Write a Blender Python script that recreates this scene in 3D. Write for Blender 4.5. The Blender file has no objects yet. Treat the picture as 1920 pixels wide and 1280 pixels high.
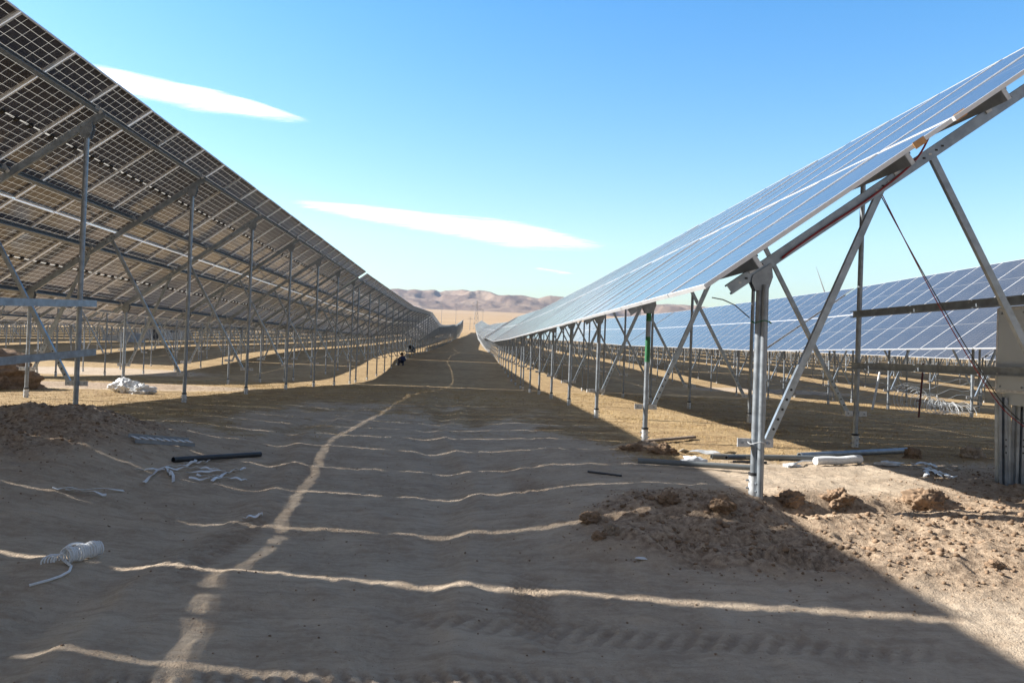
import bpy, bmesh, math, random
import numpy as np
from mathutils import Vector, Matrix, noise as mnoise
random.seed(7); rng = np.random.default_rng(11)
sc = bpy.context.scene
COL = sc.collection
R = math.radians

# ------------------------------------------------------------------ layout numbers (metres, camera at the origin)
W, L = 1.154, 2.298            # module pitch along the row / up the slope
MW, ML = 1.129, 2.272          # module size
TILT = 0.625
CT, ST = math.cos(TILT), math.sin(TILT)
D = 4.1                        # frame spacing
NM = 26                        # modules per row of a table
PITCH = 10.06                  # row to row
XR, XL = 1.70, -8.357          # low edges of the rows either side of the track
SUN = Vector((-1.60, 0.40, 1.0)).normalized()

# ------------------------------------------------------------------ properties
def tag(o, label=None, cat=None, group=None, kind=None):
    if label: o['label'] = label
    if cat: o['category'] = cat
    if group: o['group'] = group
    if kind: o['kind'] = kind
    return o
def link(name, data, parent=None, loc=(0, 0, 0), rot=(0, 0, 0)):
    o = bpy.data.objects.new(name, data); COL.objects.link(o)
    o.location = loc; o.rotation_euler = rot
    if parent is not None: o.parent = parent
    return o

# ------------------------------------------------------------------ node helpers
class NT:
    def __init__(s, m):
        s.t = m.node_tree; s.n = s.t.nodes; s.l = s.t.links
    def new(s, typ, **kw):
        n = s.n.new(typ)
        for k, v in kw.items(): setattr(n, k, v)
        return n
    def math(s, op, a, b=None, c=None, clamp=False):
        n = s.new('ShaderNodeMath', operation=op, use_clamp=clamp)
        for i, v in enumerate((a, b, c)):
            if v is None: continue
            if isinstance(v, (int, float)): n.inputs[i].default_value = v
            else: s.l.new(v, n.inputs[i])
        return n.outputs[0]
    def mix(s, f, a, b):
        n = s.new('ShaderNodeMix', data_type='RGBA')
        for i, v in ((0, f), (6, a), (7, b)):
            if isinstance(v, (int, float)): n.inputs[i].default_value = v
            elif isinstance(v, tuple): n.inputs[i].default_value = v if len(v) == 4 else (*v, 1)
            else: s.l.new(v, n.inputs[i])
        return n.outputs[2]
    def ramp(s, f, stops):
        n = s.new('ShaderNodeMapRange', interpolation_type='SMOOTHSTEP')
        n.inputs[1].default_value, n.inputs[2].default_value = stops
        s.l.new(f, n.inputs[0]); return n.outputs[0]
    def noise(s, vec, scale, detail=3, rough=0.55):
        n = s.new('ShaderNodeTexNoise')
        n.inputs['Scale'].default_value = scale; n.inputs['Detail'].default_value = detail
        n.inputs['Roughness'].default_value = rough
        if vec is not None: s.l.new(vec, n.inputs['Vector'])
        return n.outputs['Fac']
def mat(name):
    m = bpy.data.materials.new(name); m.use_nodes = True
    t = NT(m); b = t.n['Principled BSDF']; out = t.n['Material Output']
    return m, t, b, out
def simple(name, col, rough=.6, metal=0., var=.25, scale=8., bump=0., spec=.5):
    m, t, b, out = mat(name)
    tc = t.new('ShaderNodeTexCoord').outputs['Object']
    oi = t.new('ShaderNodeObjectInfo').outputs['Random']
    off = t.new('ShaderNodeVectorMath', operation='ADD'); t.l.new(tc, off.inputs[0])
    cb = t.new('ShaderNodeCombineXYZ'); t.l.new(t.math('MULTIPLY', oi, 37.), cb.inputs[0]); t.l.new(cb.outputs[0], off.inputs[1])
    n = t.noise(off.outputs[0], scale, 4, .6)
    f = t.ramp(n, (.3, .7))
    d = tuple(c * (1 - var) for c in col); u = tuple(min(1, c * (1 + var * .6)) for c in col)
    t.l.new(t.mix(f, d, u), b.inputs['Base Color'])
    b.inputs['Metallic'].default_value = metal
    t.l.new(t.math('MULTIPLY_ADD', n, .25, rough - .12), b.inputs['Roughness'])
    b.inputs['Specular IOR Level'].default_value = spec
    if bump:
        bp = t.new('ShaderNodeBump'); bp.inputs['Strength'].default_value = bump; bp.inputs['Distance'].default_value = .01
        t.l.new(n, bp.inputs['Height']); t.l.new(bp.outputs[0], b.inputs['Normal'])
    return m

M = {}
M['galv'] = simple('galvanised steel', (.29, .325, .36), .44, .55, .22, 14)
M['galv_pale'] = simple('pale galvanised steel', (.60, .62, .63), .5, .25, .2, 20)
M['galv_mill'] = simple('mill galvanised channel', (.32, .37, .42), .36, .6, .25, 9)
M['purlin'] = simple('purlin steel', (.27, .30, .33), .45, .5, .15, 10)
M['alu'] = simple('panel frame aluminium', (.78, .79, .80), .42, .15, .04, 3)
M['black'] = simple('black rubber', (.018, .018, .02), .6, 0, .3, 20)
M['cable_red'] = simple('red cable', (.22, .012, .016), .45, 0, .1, 20)
M['cable_black'] = simple('black cable', (.02, .02, .022), .45, 0, .1, 20)
M['white_plastic'] = simple('white plastic', (.72, .74, .75), .5, 0, .08, 30, .2)
M['grey_plastic'] = simple('grey plastic pipe', (.16, .18, .19), .45, 0, .15, 8)
M['dark_pipe'] = simple('dark pipe', (.03, .034, .04), .5, 0, .25, 8)
M['box_grey'] = simple('painted box metal', (.47, .53, .57), .5, .2, .06, 4)
M['orange'] = simple('orange clamp', (.52, .29, .13), .6, 0, .15, 30)
M['green_paint'] = simple('green spray paint', (.02, .17, .06), .6, 0, .4, 30)
M['rust'] = simple('red oxide steel', (.11, .022, .02), .6, .1, .3, 15)
M['blue_tarp'] = simple('pale blue sheet', (.42, .50, .60), .5, 0, .15, 2)
M['soil'] = simple('turned soil', (.275, .192, .128), .95, 0, .35, 9, 1.0, .1)
M['soil_red'] = simple('reddish soil', (.25, .155, .10), .95, 0, .3, 5, 1.0, .1)
M['stone'] = simple('pale stone', (.36, .29, .22), .9, 0, .3, 12, .8, .2)
M['wood'] = simple('weathered wood', (.25, .2, .16), .8, 0, .35, 12)
M['cloth_blue'] = simple('navy cloth', (.03, .045, .11), .9, 0, .2, 15)
M['skin'] = simple('skin', (.30, .17, .11), .6, 0, .08, 15)
M['hair'] = simple('dark hair', (.015, .013, .012), .6, 0, .2, 40)
M['wall_white'] = simple('white site cabin wall', (.66, .66, .64), .7, 0, .06, 1)
M['cabin_dark'] = simple('cabin opening', (.08, .09, .1), .5, 0, .1, 3)
M['dark_heap'] = simple('dark plastic sheet', (.012, .012, .013), .7, 0, .3, 2)
M['lattice'] = simple('pylon steel', (.24, .25, .27), .6, .2, .1, 1)
M['turbine'] = simple('turbine white', (.34, .36, .39), .5, 0, .04, .1)

# ---- solar laminate: dark cells in a pale grid, both faces; UV in module units
def panel_material():
    m, t, b, out = mat('solar laminate')
    uv = t.new('ShaderNodeUVMap'); uv.uv_map = 'UVMap'
    sp = t.new('ShaderNodeSeparateXYZ'); t.l.new(uv.outputs[0], sp.inputs[0])
    def lines(coord, n, width):
        f = t.math('FRACT', t.math('MULTIPLY', coord, n))
        d = t.math('ABSOLUTE', t.math('SUBTRACT', f, .5))
        return t.math('GREATER_THAN', d, .5 - width * .5)
    u, v = sp.outputs[0], sp.outputs[1]
    vert = lines(u, 6, .024); hor = lines(v, 22, .040)
    mid = t.math('LESS_THAN', t.math('ABSOLUTE', t.math('SUBTRACT', v, .5)), .0052)
    bus = lines(u, 54, .11)
    grid = t.math('MAXIMUM', t.math('MAXIMUM', vert, hor), mid)
    back = t.new('ShaderNodeNewGeometry').outputs['Backfacing']
    oi = t.new('ShaderNodeObjectInfo').outputs['Random']
    cellf = t.mix(oi, (.025, .027, .052), (.034, .036, .068))
    front = t.mix(grid, t.mix(t.math('MULTIPLY', bus, .35), cellf, (.30, .33, .38)), (.60, .64, .68))
    rear = t.mix(grid, (.026, .025, .025), (.33, .33, .32))
    colr = t.mix(back, front, rear)
    # a little dust on the sunny face
    tc = t.new('ShaderNodeTexCoord').outputs['Object']
    dust = t.math('MULTIPLY', t.noise(tc, 2.2, 5, .6), .13)
    colr = t.mix(dust, colr, (.5, .46, .4))
    t.l.new(colr, b.inputs['Base Color'])
    t.l.new(t.math('MULTIPLY_ADD', t.noise(tc, 5, 3), .06, .10), b.inputs['Roughness'])
    b.inputs['IOR'].default_value = 1.5; b.inputs['Specular IOR Level'].default_value = .75
    t.l.new(t.math('MULTIPLY_ADD', back, -.9, .95), b.inputs['Sheen Weight']); b.inputs['Sheen Roughness'].default_value = .25; b.inputs['Sheen Tint'].default_value = (.92, .90, .95, 1)   # dust film
    tr = t.new('ShaderNodeBsdfTranslucent'); tr.inputs[0].default_value = (.42, .41, .38, 1)
    mx = t.new('ShaderNodeMixShader')
    t.l.new(t.math('MULTIPLY', grid, .42), mx.inputs[0]); t.l.new(b.outputs[0], mx.inputs[1]); t.l.new(tr.outputs[0], mx.inputs[2])
    t.l.new(mx.outputs[0], out.inputs[0])
    return m
M['panel'] = panel_material()

# ------------------------------------------------------------------ mesh builder
class MB:
    def __init__(s): s.v = []; s.f = []; s.m = []; s.uv = {}; s.mats = []
    def mi(s, m):
        if m not in s.mats: s.mats.append(m)
        return s.mats.index(m)
    def add(s, vs, fs, m):
        o = len(s.v); k = s.mi(m)
        s.v += [tuple(v) for v in vs]
        for f in fs: s.f.append(tuple(i + o for i in f)); s.m.append(k)
    def quad_uv(s, vs, m, uvs):
        s.add(vs, [(0, 1, 2, 3)], m); s.uv[len(s.f) - 1] = uvs
    def prism(s, sec, y0, y1, m, fr=None, cap=True):
        """closed 2-D section (a,b) swept along the third axis; fr(a,b,y) -> point"""
        fr = fr or (lambda a, b, y: (a, y, b)); n = len(sec)
        vs = [fr(a, b, y0) for a, b in sec] + [fr(a, b, y1) for a, b in sec]
        fs = [(i, (i + 1) % n, n + (i + 1) % n, n + i) for i in range(n)]
        if cap: fs += [tuple(range(n))[::-1], tuple(range(n, 2 * n))]
        s.add(vs, fs, m)
    def sweep(s, p0, p1, sec, m, up=(0, 1, 0)):
        p0, p1 = Vector(p0), Vector(p1); d = (p1 - p0); ln = d.length; d.normalize()
        a = Vector(up) - d * Vector(up).dot(d); a.normalize(); b = d.cross(a)
        s.prism(sec, 0, ln, m, lambda u, w, y: p0 + a * u + b * w + d * y)
    def box(s, c, h, m, rz=0.):
        cx, cy, cz = c; ca, sa = math.cos(rz), math.sin(rz); vs = []
        for dz in (-h[2], h[2]):
            for dx, dy in ((-h[0], -h[1]), (h[0], -h[1]), (h[0], h[1]), (-h[0], h[1])):
                vs.append((cx + dx * ca - dy * sa, cy + dx * sa + dy * ca, cz + dz))
        s.add(vs, [(3, 2, 1, 0), (4, 5, 6, 7), (0, 1, 5, 4), (1, 2, 6, 5), (2, 3, 7, 6), (3, 0, 4, 7)], m)
    def tube(s, pts, r, m, n=10, caps=True, hollow=0.):
        pts = [Vector(p) for p in pts]; k = len(pts)
        rs = r if isinstance(r, (list, tuple)) else [r] * k
        rings = []; prev = None
        for i, p in enumerate(pts):
            d = (pts[min(i + 1, k - 1)] - pts[max(i - 1, 0)]).normalized()
            if prev is None:
                a = Vector((0, 0, 1)) if abs(d.z) < .9 else Vector((1, 0, 0))
            else: a = prev
            a = (a - d * a.dot(d)).normalized(); prev = a; b = d.cross(a)
            rings.append([p + (a * math.cos(q) + b * math.sin(q)) * rs[i] for q in [2 * math.pi * j / n for j in range(n)]])
        vs = [v for rg in rings for v in rg]; fs = []
        for i in range(k - 1):
            for j in range(n):
                j2 = (j + 1) % n; fs.append((i * n + j, i * n + j2, (i + 1) * n + j2, (i + 1) * n + j))
        if hollow:
            o = len(vs)
            for e in (0, k - 1):
                c = pts[e]
                for v in rings[e]: vs.append(c + (v - c) * hollow)
            for j in range(n):
                j2 = (j + 1) % n
                fs.append((j2, j, o + j, o + j2)); fs.append(((k - 1) * n + j, (k - 1) * n + j2, o + n + j2, o + n + j))
                fs.append((o + j2, o + j, o + n + j, o + n + j2))
        elif caps:
            fs.append(tuple(range(n))[::-1]); fs.append(tuple((k - 1) * n + j for j in range(n)))
        s.add(vs, fs, m)
    def mesh(s, name, smooth=False):
        me = bpy.data.meshes.new(name); me.from_pydata(s.v, [], s.f)
        for mm in s.mats: me.materials.append(mm)
        me.polygons.foreach_set('material_index', s.m)
        if s.uv:
            ul = me.uv_layers.new(name='UVMap')
            for fi, uvs in s.uv.items():
                for li, q in zip(me.polygons[fi].loop_indices, uvs): ul.data[li].uv = q
        if smooth:
            me.polygons.foreach_set('use_smooth', [True] * len(me.polygons))
            me.set_sharp_from_angle(angle=R(38))
        me.update(); return me
    def obj(s, name, parent=None, loc=(0, 0, 0), rot=(0, 0, 0), smooth=True):
        return link(name, s.mesh(name, smooth), parent, loc, rot)

# ------------------------------------------------------------------ terrain
def _hash(ix, iy, seed):
    h = (ix.astype(np.int64) * 374761393 + iy.astype(np.int64) * 668265263 + seed * 1442695041) & 0xffffffff
    h = ((h ^ (h >> 13)) * 1274126177) & 0xffffffff
    return ((h ^ (h >> 16)) & 0xffff) / 65535.0
def vnoise(x, y, seed=0):
    ix, iy = np.floor(x), np.floor(y); fx, fy = x - ix, y - iy
    fx = fx * fx * fx * (fx * (fx * 6 - 15) + 10); fy = fy * fy * fy * (fy * (fy * 6 - 15) + 10)
    a = _hash(ix, iy, seed); b = _hash(ix + 1, iy, seed); c = _hash(ix, iy + 1, seed); d = _hash(ix + 1, iy + 1, seed)
    return (a + (b - a) * fx + (c - a) * fy + (a - b - c + d) * fx * fy) * 2 - 1
def fbm(x, y, o=4, seed=0, g=.5):
    r = np.zeros_like(x); a = 1.; t = 0.
    for i in range(o):
        c, s_ = math.cos(.6 * i + .3), math.sin(.6 * i + .3)
        r += a * vnoise((x * c - y * s_) * 2 ** i + 17 * i, (x * s_ + y * c) * 2 ** i - 9 * i, seed + i); t += a; a *= g
    return r / t
PY = np.array([-400, -60, 0, 4.4, 5.2, 6.2, 7, 10, 15, 20, 25, 31, 37, 42, 48, 55, 63, 73, 101, 118, 160, 234, 309, 460, 540, 700, 1000, 1600, 2500, 4000, 9000], float)
PZ = np.array([-1.40, -1.40, -1.40, -1.38, -1.28, -1.11, -1.07, -1.07, -1.12, -1.2, -1.32, -1.5, -1.64, -1.66, -1.55, -1.35, -1.02, -.72, -.3, -.05, .75, 2.5, 4.3, 8.9, 11.8, 16, 27, 55, 104, 187, 240], float)
_sl = np.gradient(PZ, PY)
def base(y):
    y = np.clip(y, PY[0], PY[-1]); i = np.clip(np.searchsorted(PY, y) - 1, 0, len(PY) - 2)
    h = PY[i + 1] - PY[i]; t = (y - PY[i]) / h
    return ((2 * t**3 - 3 * t**2 + 1) * PZ[i] + (t**3 - 2 * t**2 + t) * h * _sl[i] + (-2 * t**3 + 3 * t**2) * PZ[i + 1] + (t**3 - t**2) * h * _sl[i + 1])
def sst(a, b, x):
    t = np.clip((x - a) / (b - a), 0, 1); return t * t * (3 - 2 * t)
def bump(x, y, cx, cy, rx, ry, rot=0., p=1.):
    c, s_ = math.cos(rot), math.sin(rot); u = ((x - cx) * c + (y - cy) * s_) / rx; v = (-(x - cx) * s_ + (y - cy) * c) / ry
    return np.exp(-(u * u + v * v) ** p)
def dirtmask(x, y):
    """1 where the turf is worn to bare soil"""
    n = fbm(x * .7, y * .45, 3, 40)
    n2 = fbm(x * 2.3, y * 1.1, 3, 47); tr = sst(3.8, 1.7, np.abs(x + 1.1 + .5 * n)) * sst(21, 6.5, y + 5 * n + 2.5 * n2)
    near = sst(8.9, 7.4, y + .9 * n) * sst(7.5, 5.8, np.abs(x - 1.0) * .9 + .4 * n)
    spoil = bump(x, y, 6.2, 6.2, 3.2, 2.6) * 1.4
    lft = bump(x, y, -4.3, 8.6, 1.3, 2.0, 0, 2) + bump(x, y, -9.0, 21.5, 3.6, 2.6, 0, 2) + bump(x, y, -18, 40, 6, 5, 0, 2) + .9 * bump(x, y, 16, 44, 5, 2.5, 0, 2)
    return np.clip(tr + near + spoil + lft, 0, 1)
def clodmask(x, y):
    """freshly dug, lumpy soil"""
    return np.clip(bump(x, y, 1.62, 5.8, .8, .75, .2, 2) + bump(x, y, 3.7, 5.7, 2.1, 1.05, 0, 2) + bump(x, y, -4.25, 8.7, 1.1, 1.9, 0, 2)
                   + .7 * bump(x, y, 5.4, 6.4, 1.6, 2.2, 0, 2) + .8 * bump(x, y, 2.05, 9.35, .35, .3) + .9 * bump(x, y, -9.0, 21.5, 3.3, 2.3, 0, 2), 0, 1)
def height(x, y):
    x = np.asarray(x, float); y = np.asarray(y, float)
    z = base(y)
    far = sst(60, 400, np.hypot(x, y))
    z = z + far * 2.2 * fbm(x / 160, y / 160, 3, 3) * sst(40, 300, np.abs(x) + .25 * y)
    dm = dirtmask(x, y); cm = clodmask(x, y)
    nearw = sst(70, 25, np.hypot(x, y))
    z = z + nearw * (.020 * fbm(x / 1.9, y / 1.9, 2, 5) + .013 * fbm(x / .62, y / .75, 2, 6))
    z = z + nearw * (.007 + .013 * dm) * fbm(x / .19, y / .22, 4, 8, .62) + nearw * .0045 * fbm(x / .055, y / .055, 2, 18)
    rid = 1 - np.abs(fbm(x / .33, y / .33, 4, 12, .55))
    rt = .42 + .33 * sst(2.9, 2.2, x)
    z = z + nearw * cm * rt * (.10 * (rid - .62) + .07 * fbm(x / .12, y / .12, 3, 14, .66))
    z = z - np.exp(-((x + 1.2) / 1.85) ** 4) * (.21 * sst(4.6, 6.1, y) * sst(10.5, 7.5, y) + .07 * sst(7.5, 10.5, y) * sst(22, 13, y))
    # shoulders of the dug-out soil
    z = z + .08 * bump(x, y, 1.6, 5.95, .66, .58, .25) + .06 * bump(x, y, 1.05, 5.45, .3, .25)
    z = z + .30 * bump(x, y, -4.45, 8.9, .95, 1.15, 0, 1.3) + .12 * bump(x, y, -3.5, 8.2, .5, .8) + .10 * bump(x, y, -4.6, 7.3, .9, .5)
    z = z + .09 * bump(x, y, 2.02, 9.35, .28, .2)
    z = z + .06 * bump(x, y, 2.95, 6.5, .7, .18, -.15) - .17 * bump(x, y, 2.52, 6.2, .17, .15) - .14 * bump(x, y, 2.98, 6.32, .28, .12) - .13 * bump(x, y, 3.65, 6.42, .4, .13)
    z = z + .07 * bump(x, y, 4.6, 6.0, .9, .5) + .06 * bump(x, y, 3.5, 5.3, 1.2, .3, .1)
    # wheel ruts along the track, a ridge pressed by a tyre and its tread
    wob = .18 * np.sin(y * .35) + .1 * np.sin(y * .9 + 1)
    for rx in (-2.1, -.35):
        z = z - .028 * nearw * np.exp(-((x - rx - wob) / .17) ** 2) * sst(26, 10, y) + .018 * nearw * np.exp(-((x - rx - .26 - wob) / .09) ** 2)
    tread = (np.sin((x + .2 * y) * 2 * np.pi / .062) > .1) * 1.
    z = z + .03 * (1 - tread) * bump(x, y, 2.06, 5.2, .33, .09, 0, 3)
    z = z - .016 * rutmask(x, y)
    return z
def rutmask(x, y):
    wob = .18 * np.sin(y * .35) + .1 * np.sin(y * .9 + 1)
    t2 = (np.sin((np.abs(x + 1.75 - wob) * .9 + y) * 2 * np.pi / .075) > .1) * (np.exp(-((x + 1.75 - wob) / .14) ** 4) + np.exp(-((x - .25 - wob * 1.4) / .13) ** 4)) * sst(11, 6, y) * sst(-.35, .2, fbm(x / .9, y / .9, 2, 33))
    t3 = (np.sin((x + .35 * y) * 2 * np.pi / .085) > .2) * bump(x, y, -.45, 3.62, 1.4, .13, .05, 3)
    t4 = (np.sin((x * .8 - .5 * y) * 2 * np.pi / .09) > .1) * bump(x, y, 1.0, 4.15, 1.5, .12, -.12, 3) * .8
    return np.clip(t2 + t3 + t4, 0, 1)
def gz(x, y): return float(height(np.array([x]), np.array([y]))[0])

def graded(lo, hi, fine_lo, fine_hi, step, growth):
    mid = list(np.arange(fine_lo, fine_hi, step)); up = []; v = fine_hi; s_ = step
    while v < hi: up.append(v); s_ *= growth; v += s_
    up.append(hi); dn = []; v = fine_lo; s_ = step
    while v > lo:
        s_ *= growth; v -= s_; dn.append(max(v, lo))
    return np.array(dn[::-1] + mid + up)
def grid_mesh(name, X, Y, Z, material, attrs=None):
    ny, nx = X.shape
    me = bpy.data.meshes.new(name)
    co = np.stack([X, Y, Z], -1).reshape(-1, 3)
    idx = np.arange(nx * ny).reshape(ny, nx)
    q = np.stack([idx[:-1, :-1], idx[:-1, 1:], idx[1:, 1:], idx[1:, :-1]], -1).reshape(-1, 4)
    me.vertices.add(len(co)); me.vertices.foreach_set('co', co.ravel())
    me.loops.add(q.size); me.loops.foreach_set('vertex_index', q.ravel().astype(np.int32))
    me.polygons.add(len(q)); me.polygons.foreach_set('loop_start', np.arange(0, q.size, 4, dtype=np.int32))
    me.polygons.foreach_set('loop_total', np.full(len(q), 4, dtype=np.int32))
    me.polygons.foreach_set('use_smooth', np.ones(len(q), dtype=bool))
    me.update(calc_edges=True); me.materials.append(material)
    for k, a in (attrs or {}).items():
        at = me.attributes.new(k, 'FLOAT', 'POINT'); at.data.foreach_set('value', a.ravel().astype(np.float32))
    return me

def ground_material():
    m, t, b, out = mat('worn dry steppe ground')
    tc = t.new('ShaderNodeTexCoord').outputs['Object']
    dm = t.new('ShaderNodeAttribute', attribute_name='soil').outputs['Fac']
    cm = t.new('ShaderNodeAttribute', attribute_name='clod').outputs['Fac']
    n1 = t.noise(tc, .35, 4); n2 = t.noise(tc, 2.6, 5, .62); n3 = t.noise(tc, 22, 4, .65); n4 = t.noise(tc, 90, 3, .7)
    grass = t.mix(t.ramp(n2, (.34, .68)), (.29, .195, .100), (.49, .355, .19))
    grass = t.mix(t.math('MULTIPLY', t.ramp(n3, (.4, .7)), .7), grass, (.19, .132, .075))
    grass = t.mix(t.math('MULTIPLY', t.ramp(n1, (.4, .7)), .4), grass, (.50, .375, .21))
    soil = t.mix(t.ramp(n2, (.3, .7)), (.40, .312, .226), (.55, .448, .335))
    soil = t.mix(t.math('MULTIPLY', t.ramp(n3, (.35, .72)), .5), soil, (.59, .49, .365))
    soil = t.mix(t.math('MULTIPLY', t.ramp(n4, (.58, .75)), .5), soil, (.15, .11, .08))
    sc_ = t.new('ShaderNodeMapping'); sc_.inputs['Scale'].default_value = (3.2, 17., 9.); sc_.inputs['Rotation'].default_value = (0, 0, .22); t.l.new(tc, sc_.inputs[0])
    n5 = t.noise(sc_.outputs[0], 1., 5, .65)
    soil = t.mix(t.math('MULTIPLY', t.ramp(n5, (.42, .7)), .45), soil, (.28, .205, .145))
    rm = t.new('ShaderNodeAttribute', attribute_name='rut').outputs['Fac']
    soil = t.mix(t.math('MULTIPLY', rm, .45), soil, (.27, .20, .145))  # tread hollows darkened in the soil colour, painting in relief shade
    fresh = t.mix(t.ramp(n3, (.3, .7)), (.23, .165, .112), (.51, .39, .275))
    edge = t.math('ADD', dm, t.math('MULTIPLY', t.math('SUBTRACT', n3, .5), .9))
    edge = t.math('ADD', edge, t.math('MULTIPLY', t.math('SUBTRACT', n2, .5), .7))
    col = t.mix(t.ramp(edge, (.3, .62)), grass, soil)
    col = t.mix(t.ramp(t.math('ADD', cm, t.math('MULTIPLY', t.math('SUBTRACT', n3, .5), .6)), (.2, .7)), col, fresh)
    # far steppe: broad pale bands of cropped grass
    sep = t.new('ShaderNodeSeparateXYZ'); t.l.new(tc, sep.inputs[0])
    mp = t.new('ShaderNodeMapping'); mp.inputs['Scale'].default_value = (.0011, .0075, 1); t.l.new(tc, mp.inputs[0])
    nb = t.noise(mp.outputs[0], 1., 4)
    farc = t.mix(t.ramp(nb, (.36, .62)), (.36, .235, .12), (.46, .325, .185))
    col = t.mix(t.ramp(sep.outputs[1], (180., 600.)), col, farc)
    t.l.new(col, b.inputs['Base Color'])
    b.inputs['Roughness'].default_value = .95; b.inputs['Specular IOR Level'].default_value = .15
    bp = t.new('ShaderNodeBump'); bp.inputs['Strength'].default_value = .8; bp.inputs['Distance'].default_value = .03
    h = t.math('ADD', t.math('ADD', t.math('MULTIPLY', n3, .7), t.math('MULTIPLY', n4, .45)), t.math('MULTIPLY', n5, .5))
    t.l.new(h, bp.inputs['Height']); t.l.new(bp.outputs[0], b.inputs['Normal'])
    return m
xs = graded(-7000, 7000, -5.4, 6.2, .0235, 1.034)
ys = graded(-400, 5200, 2.3, 9.8, .022, 1.026)
GX, GY = np.meshgrid(xs, ys); GZ = height(GX, GY)
ground = link('ground', grid_mesh('ground', GX, GY, GZ, ground_material(), {'soil': dirtmask(GX, GY), 'clod': clodmask(GX, GY), 'rut': rutmask(GX, GY)}))
tag(ground, kind='structure')

# ------------------------------------------------------------------ mountains
def mountains():
    AZ = np.array([-60, -30, -22, -14, -10, -8.6, -6.9, -5.9, -4.5, -3.4, -2.5, -1.3, -.6, .4, 1.1, 1.9, 2.9, 3.6, 4.3, 5.4, 6.3, 8, 10, 13, 15, 17, 22, 30, 60], float)
    PX = {}
    SK = [(731, 542), (747, 540.6), (764, 543.7), (777, 542), (790, 544.5), (815, 543), (825, 547), (835, 544.5), (866, 543), (887, 545.6), (897, 543.7), (922, 547.5), (935, 553), (979, 553), (1010, 559), (1032, 554), (1062, 557), (1110, 562), (1180, 572), (1250, 570), (1310, 573), (1400, 590)]
    f, yaw, pitch, roll = FOC, YAW, PIT, ROL
    r, u, w = cam_axes()
    az, el = [-60., -25., -14.], [.060, .066, .068]
    for px, py in SK:
        d = w * f + r * (px - 960) - u * (py - 640)
        az.append(math.degrees(math.atan2(d[0], d[1]))); el.append(d[2] / math.hypot(d[0], d[1]))
    az += [30., 60.]; el += [.045, .05]
    na, nr = 420, 110
    A = np.concatenate([np.linspace(-50, -12, 60), np.linspace(-11.9, 18, na), np.linspace(18.2, 55, 60)]); RR = np.linspace(3000, 7600, nr)
    AA, RG = np.meshgrid(A, RR)
    X = RG * np.sin(np.radians(AA)); Y = RG * np.cos(np.radians(AA))
    top = np.interp(AA, az, el)
    crest = 5600.
    fl = base(Y) - 4
    hcrest = top * crest
    ramp = np.where(RG < crest, sst(3900, crest, RG) ** 1.15, 1 - .5 * sst(crest, 7600, RG))
    rdg = 1 - np.abs(fbm(X / 520 + .25 * fbm(X / 400, Y / 400, 2, 71), Y / 1100, 4, 61, .42)) * 1.7
    n2 = 1 - np.abs(fbm(X / 210, Y / 260, 4, 64, .5)) * 1.8
    e = sst(3700, 4300, RG) * (1 - sst(.90, 1.0, RG / crest) * (RG <= crest) * .88 - (RG > crest) * .88)
    Z = fl + (hcrest - fl) * ramp + e * (105 * (rdg - .55) + 22 * (n2 - .5))
    Z = np.where(RG < 3800, fl, Z)
    Zm = (hcrest - 3 + 8 * fbm(X / 120, Y / 120, 3, 90))
    Z = np.minimum(Z, np.where(RG > 4300, RG * top * .992 + 6 * fbm(X / 90, Y / 90, 3, 91), 1e9))
    m, t, b, out = mat('bare mountain')
    tc = t.new('ShaderNodeTexCoord').outputs['Object']
    na_ = t.noise(tc, .0035, 6, .6); nb = t.noise(tc, .02, 5, .6)
    c = t.mix(t.ramp(na_, (.35, .65)), (.215, .155, .115), (.31, .235, .17))
    c = t.mix(t.math('MULTIPLY', t.ramp(nb, (.4, .7)), .45), c, (.20, .145, .11))
    t.l.new(c, b.inputs['Base Color']); b.inputs['Roughness'].default_value = 1; b.inputs['Specular IOR Level'].default_value = 0
    bp = t.new('ShaderNodeBump'); bp.inputs['Strength'].default_value = .7; bp.inputs['Distance'].default_value = 14
    t.l.new(nb, bp.inputs['Height']); t.l.new(bp.outputs[0], b.inputs['Normal'])
    o = link('mountains', grid_mesh('mountains', X, Y, Z, m)); tag(o, kind='structure')

# ------------------------------------------------------------------ camera
FOC, YAW, PIT, ROL = 1564.2, .0489, .0119, .0363
def cam_axes():
    fwd = np.array([math.sin(YAW) * math.cos(PIT), math.cos(YAW) * math.cos(PIT), math.sin(PIT)])
    r = np.array([math.cos(YAW), -math.sin(YAW), 0]); u = np.cross(r, fwd)
    return r * math.cos(ROL) + u * math.sin(ROL), -r * math.sin(ROL) + u * math.cos(ROL), fwd
cr, cu, cw = cam_axes()
cam = bpy.data.cameras.new('camera'); camo = link('camera', cam)
cam.sensor_width = 36; cam.sensor_fit = 'HORIZONTAL'; cam.lens = 36 * FOC / 1920
cam.clip_start = .05; cam.clip_end = 60000
camo.matrix_world = Matrix(((cr[0], cu[0], -cw[0], 0), (cr[1], cu[1], -cw[1], 0), (cr[2], cu[2], -cw[2], 0), (0, 0, 0, 1)))
sc.camera = camo
mountains()

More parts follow.
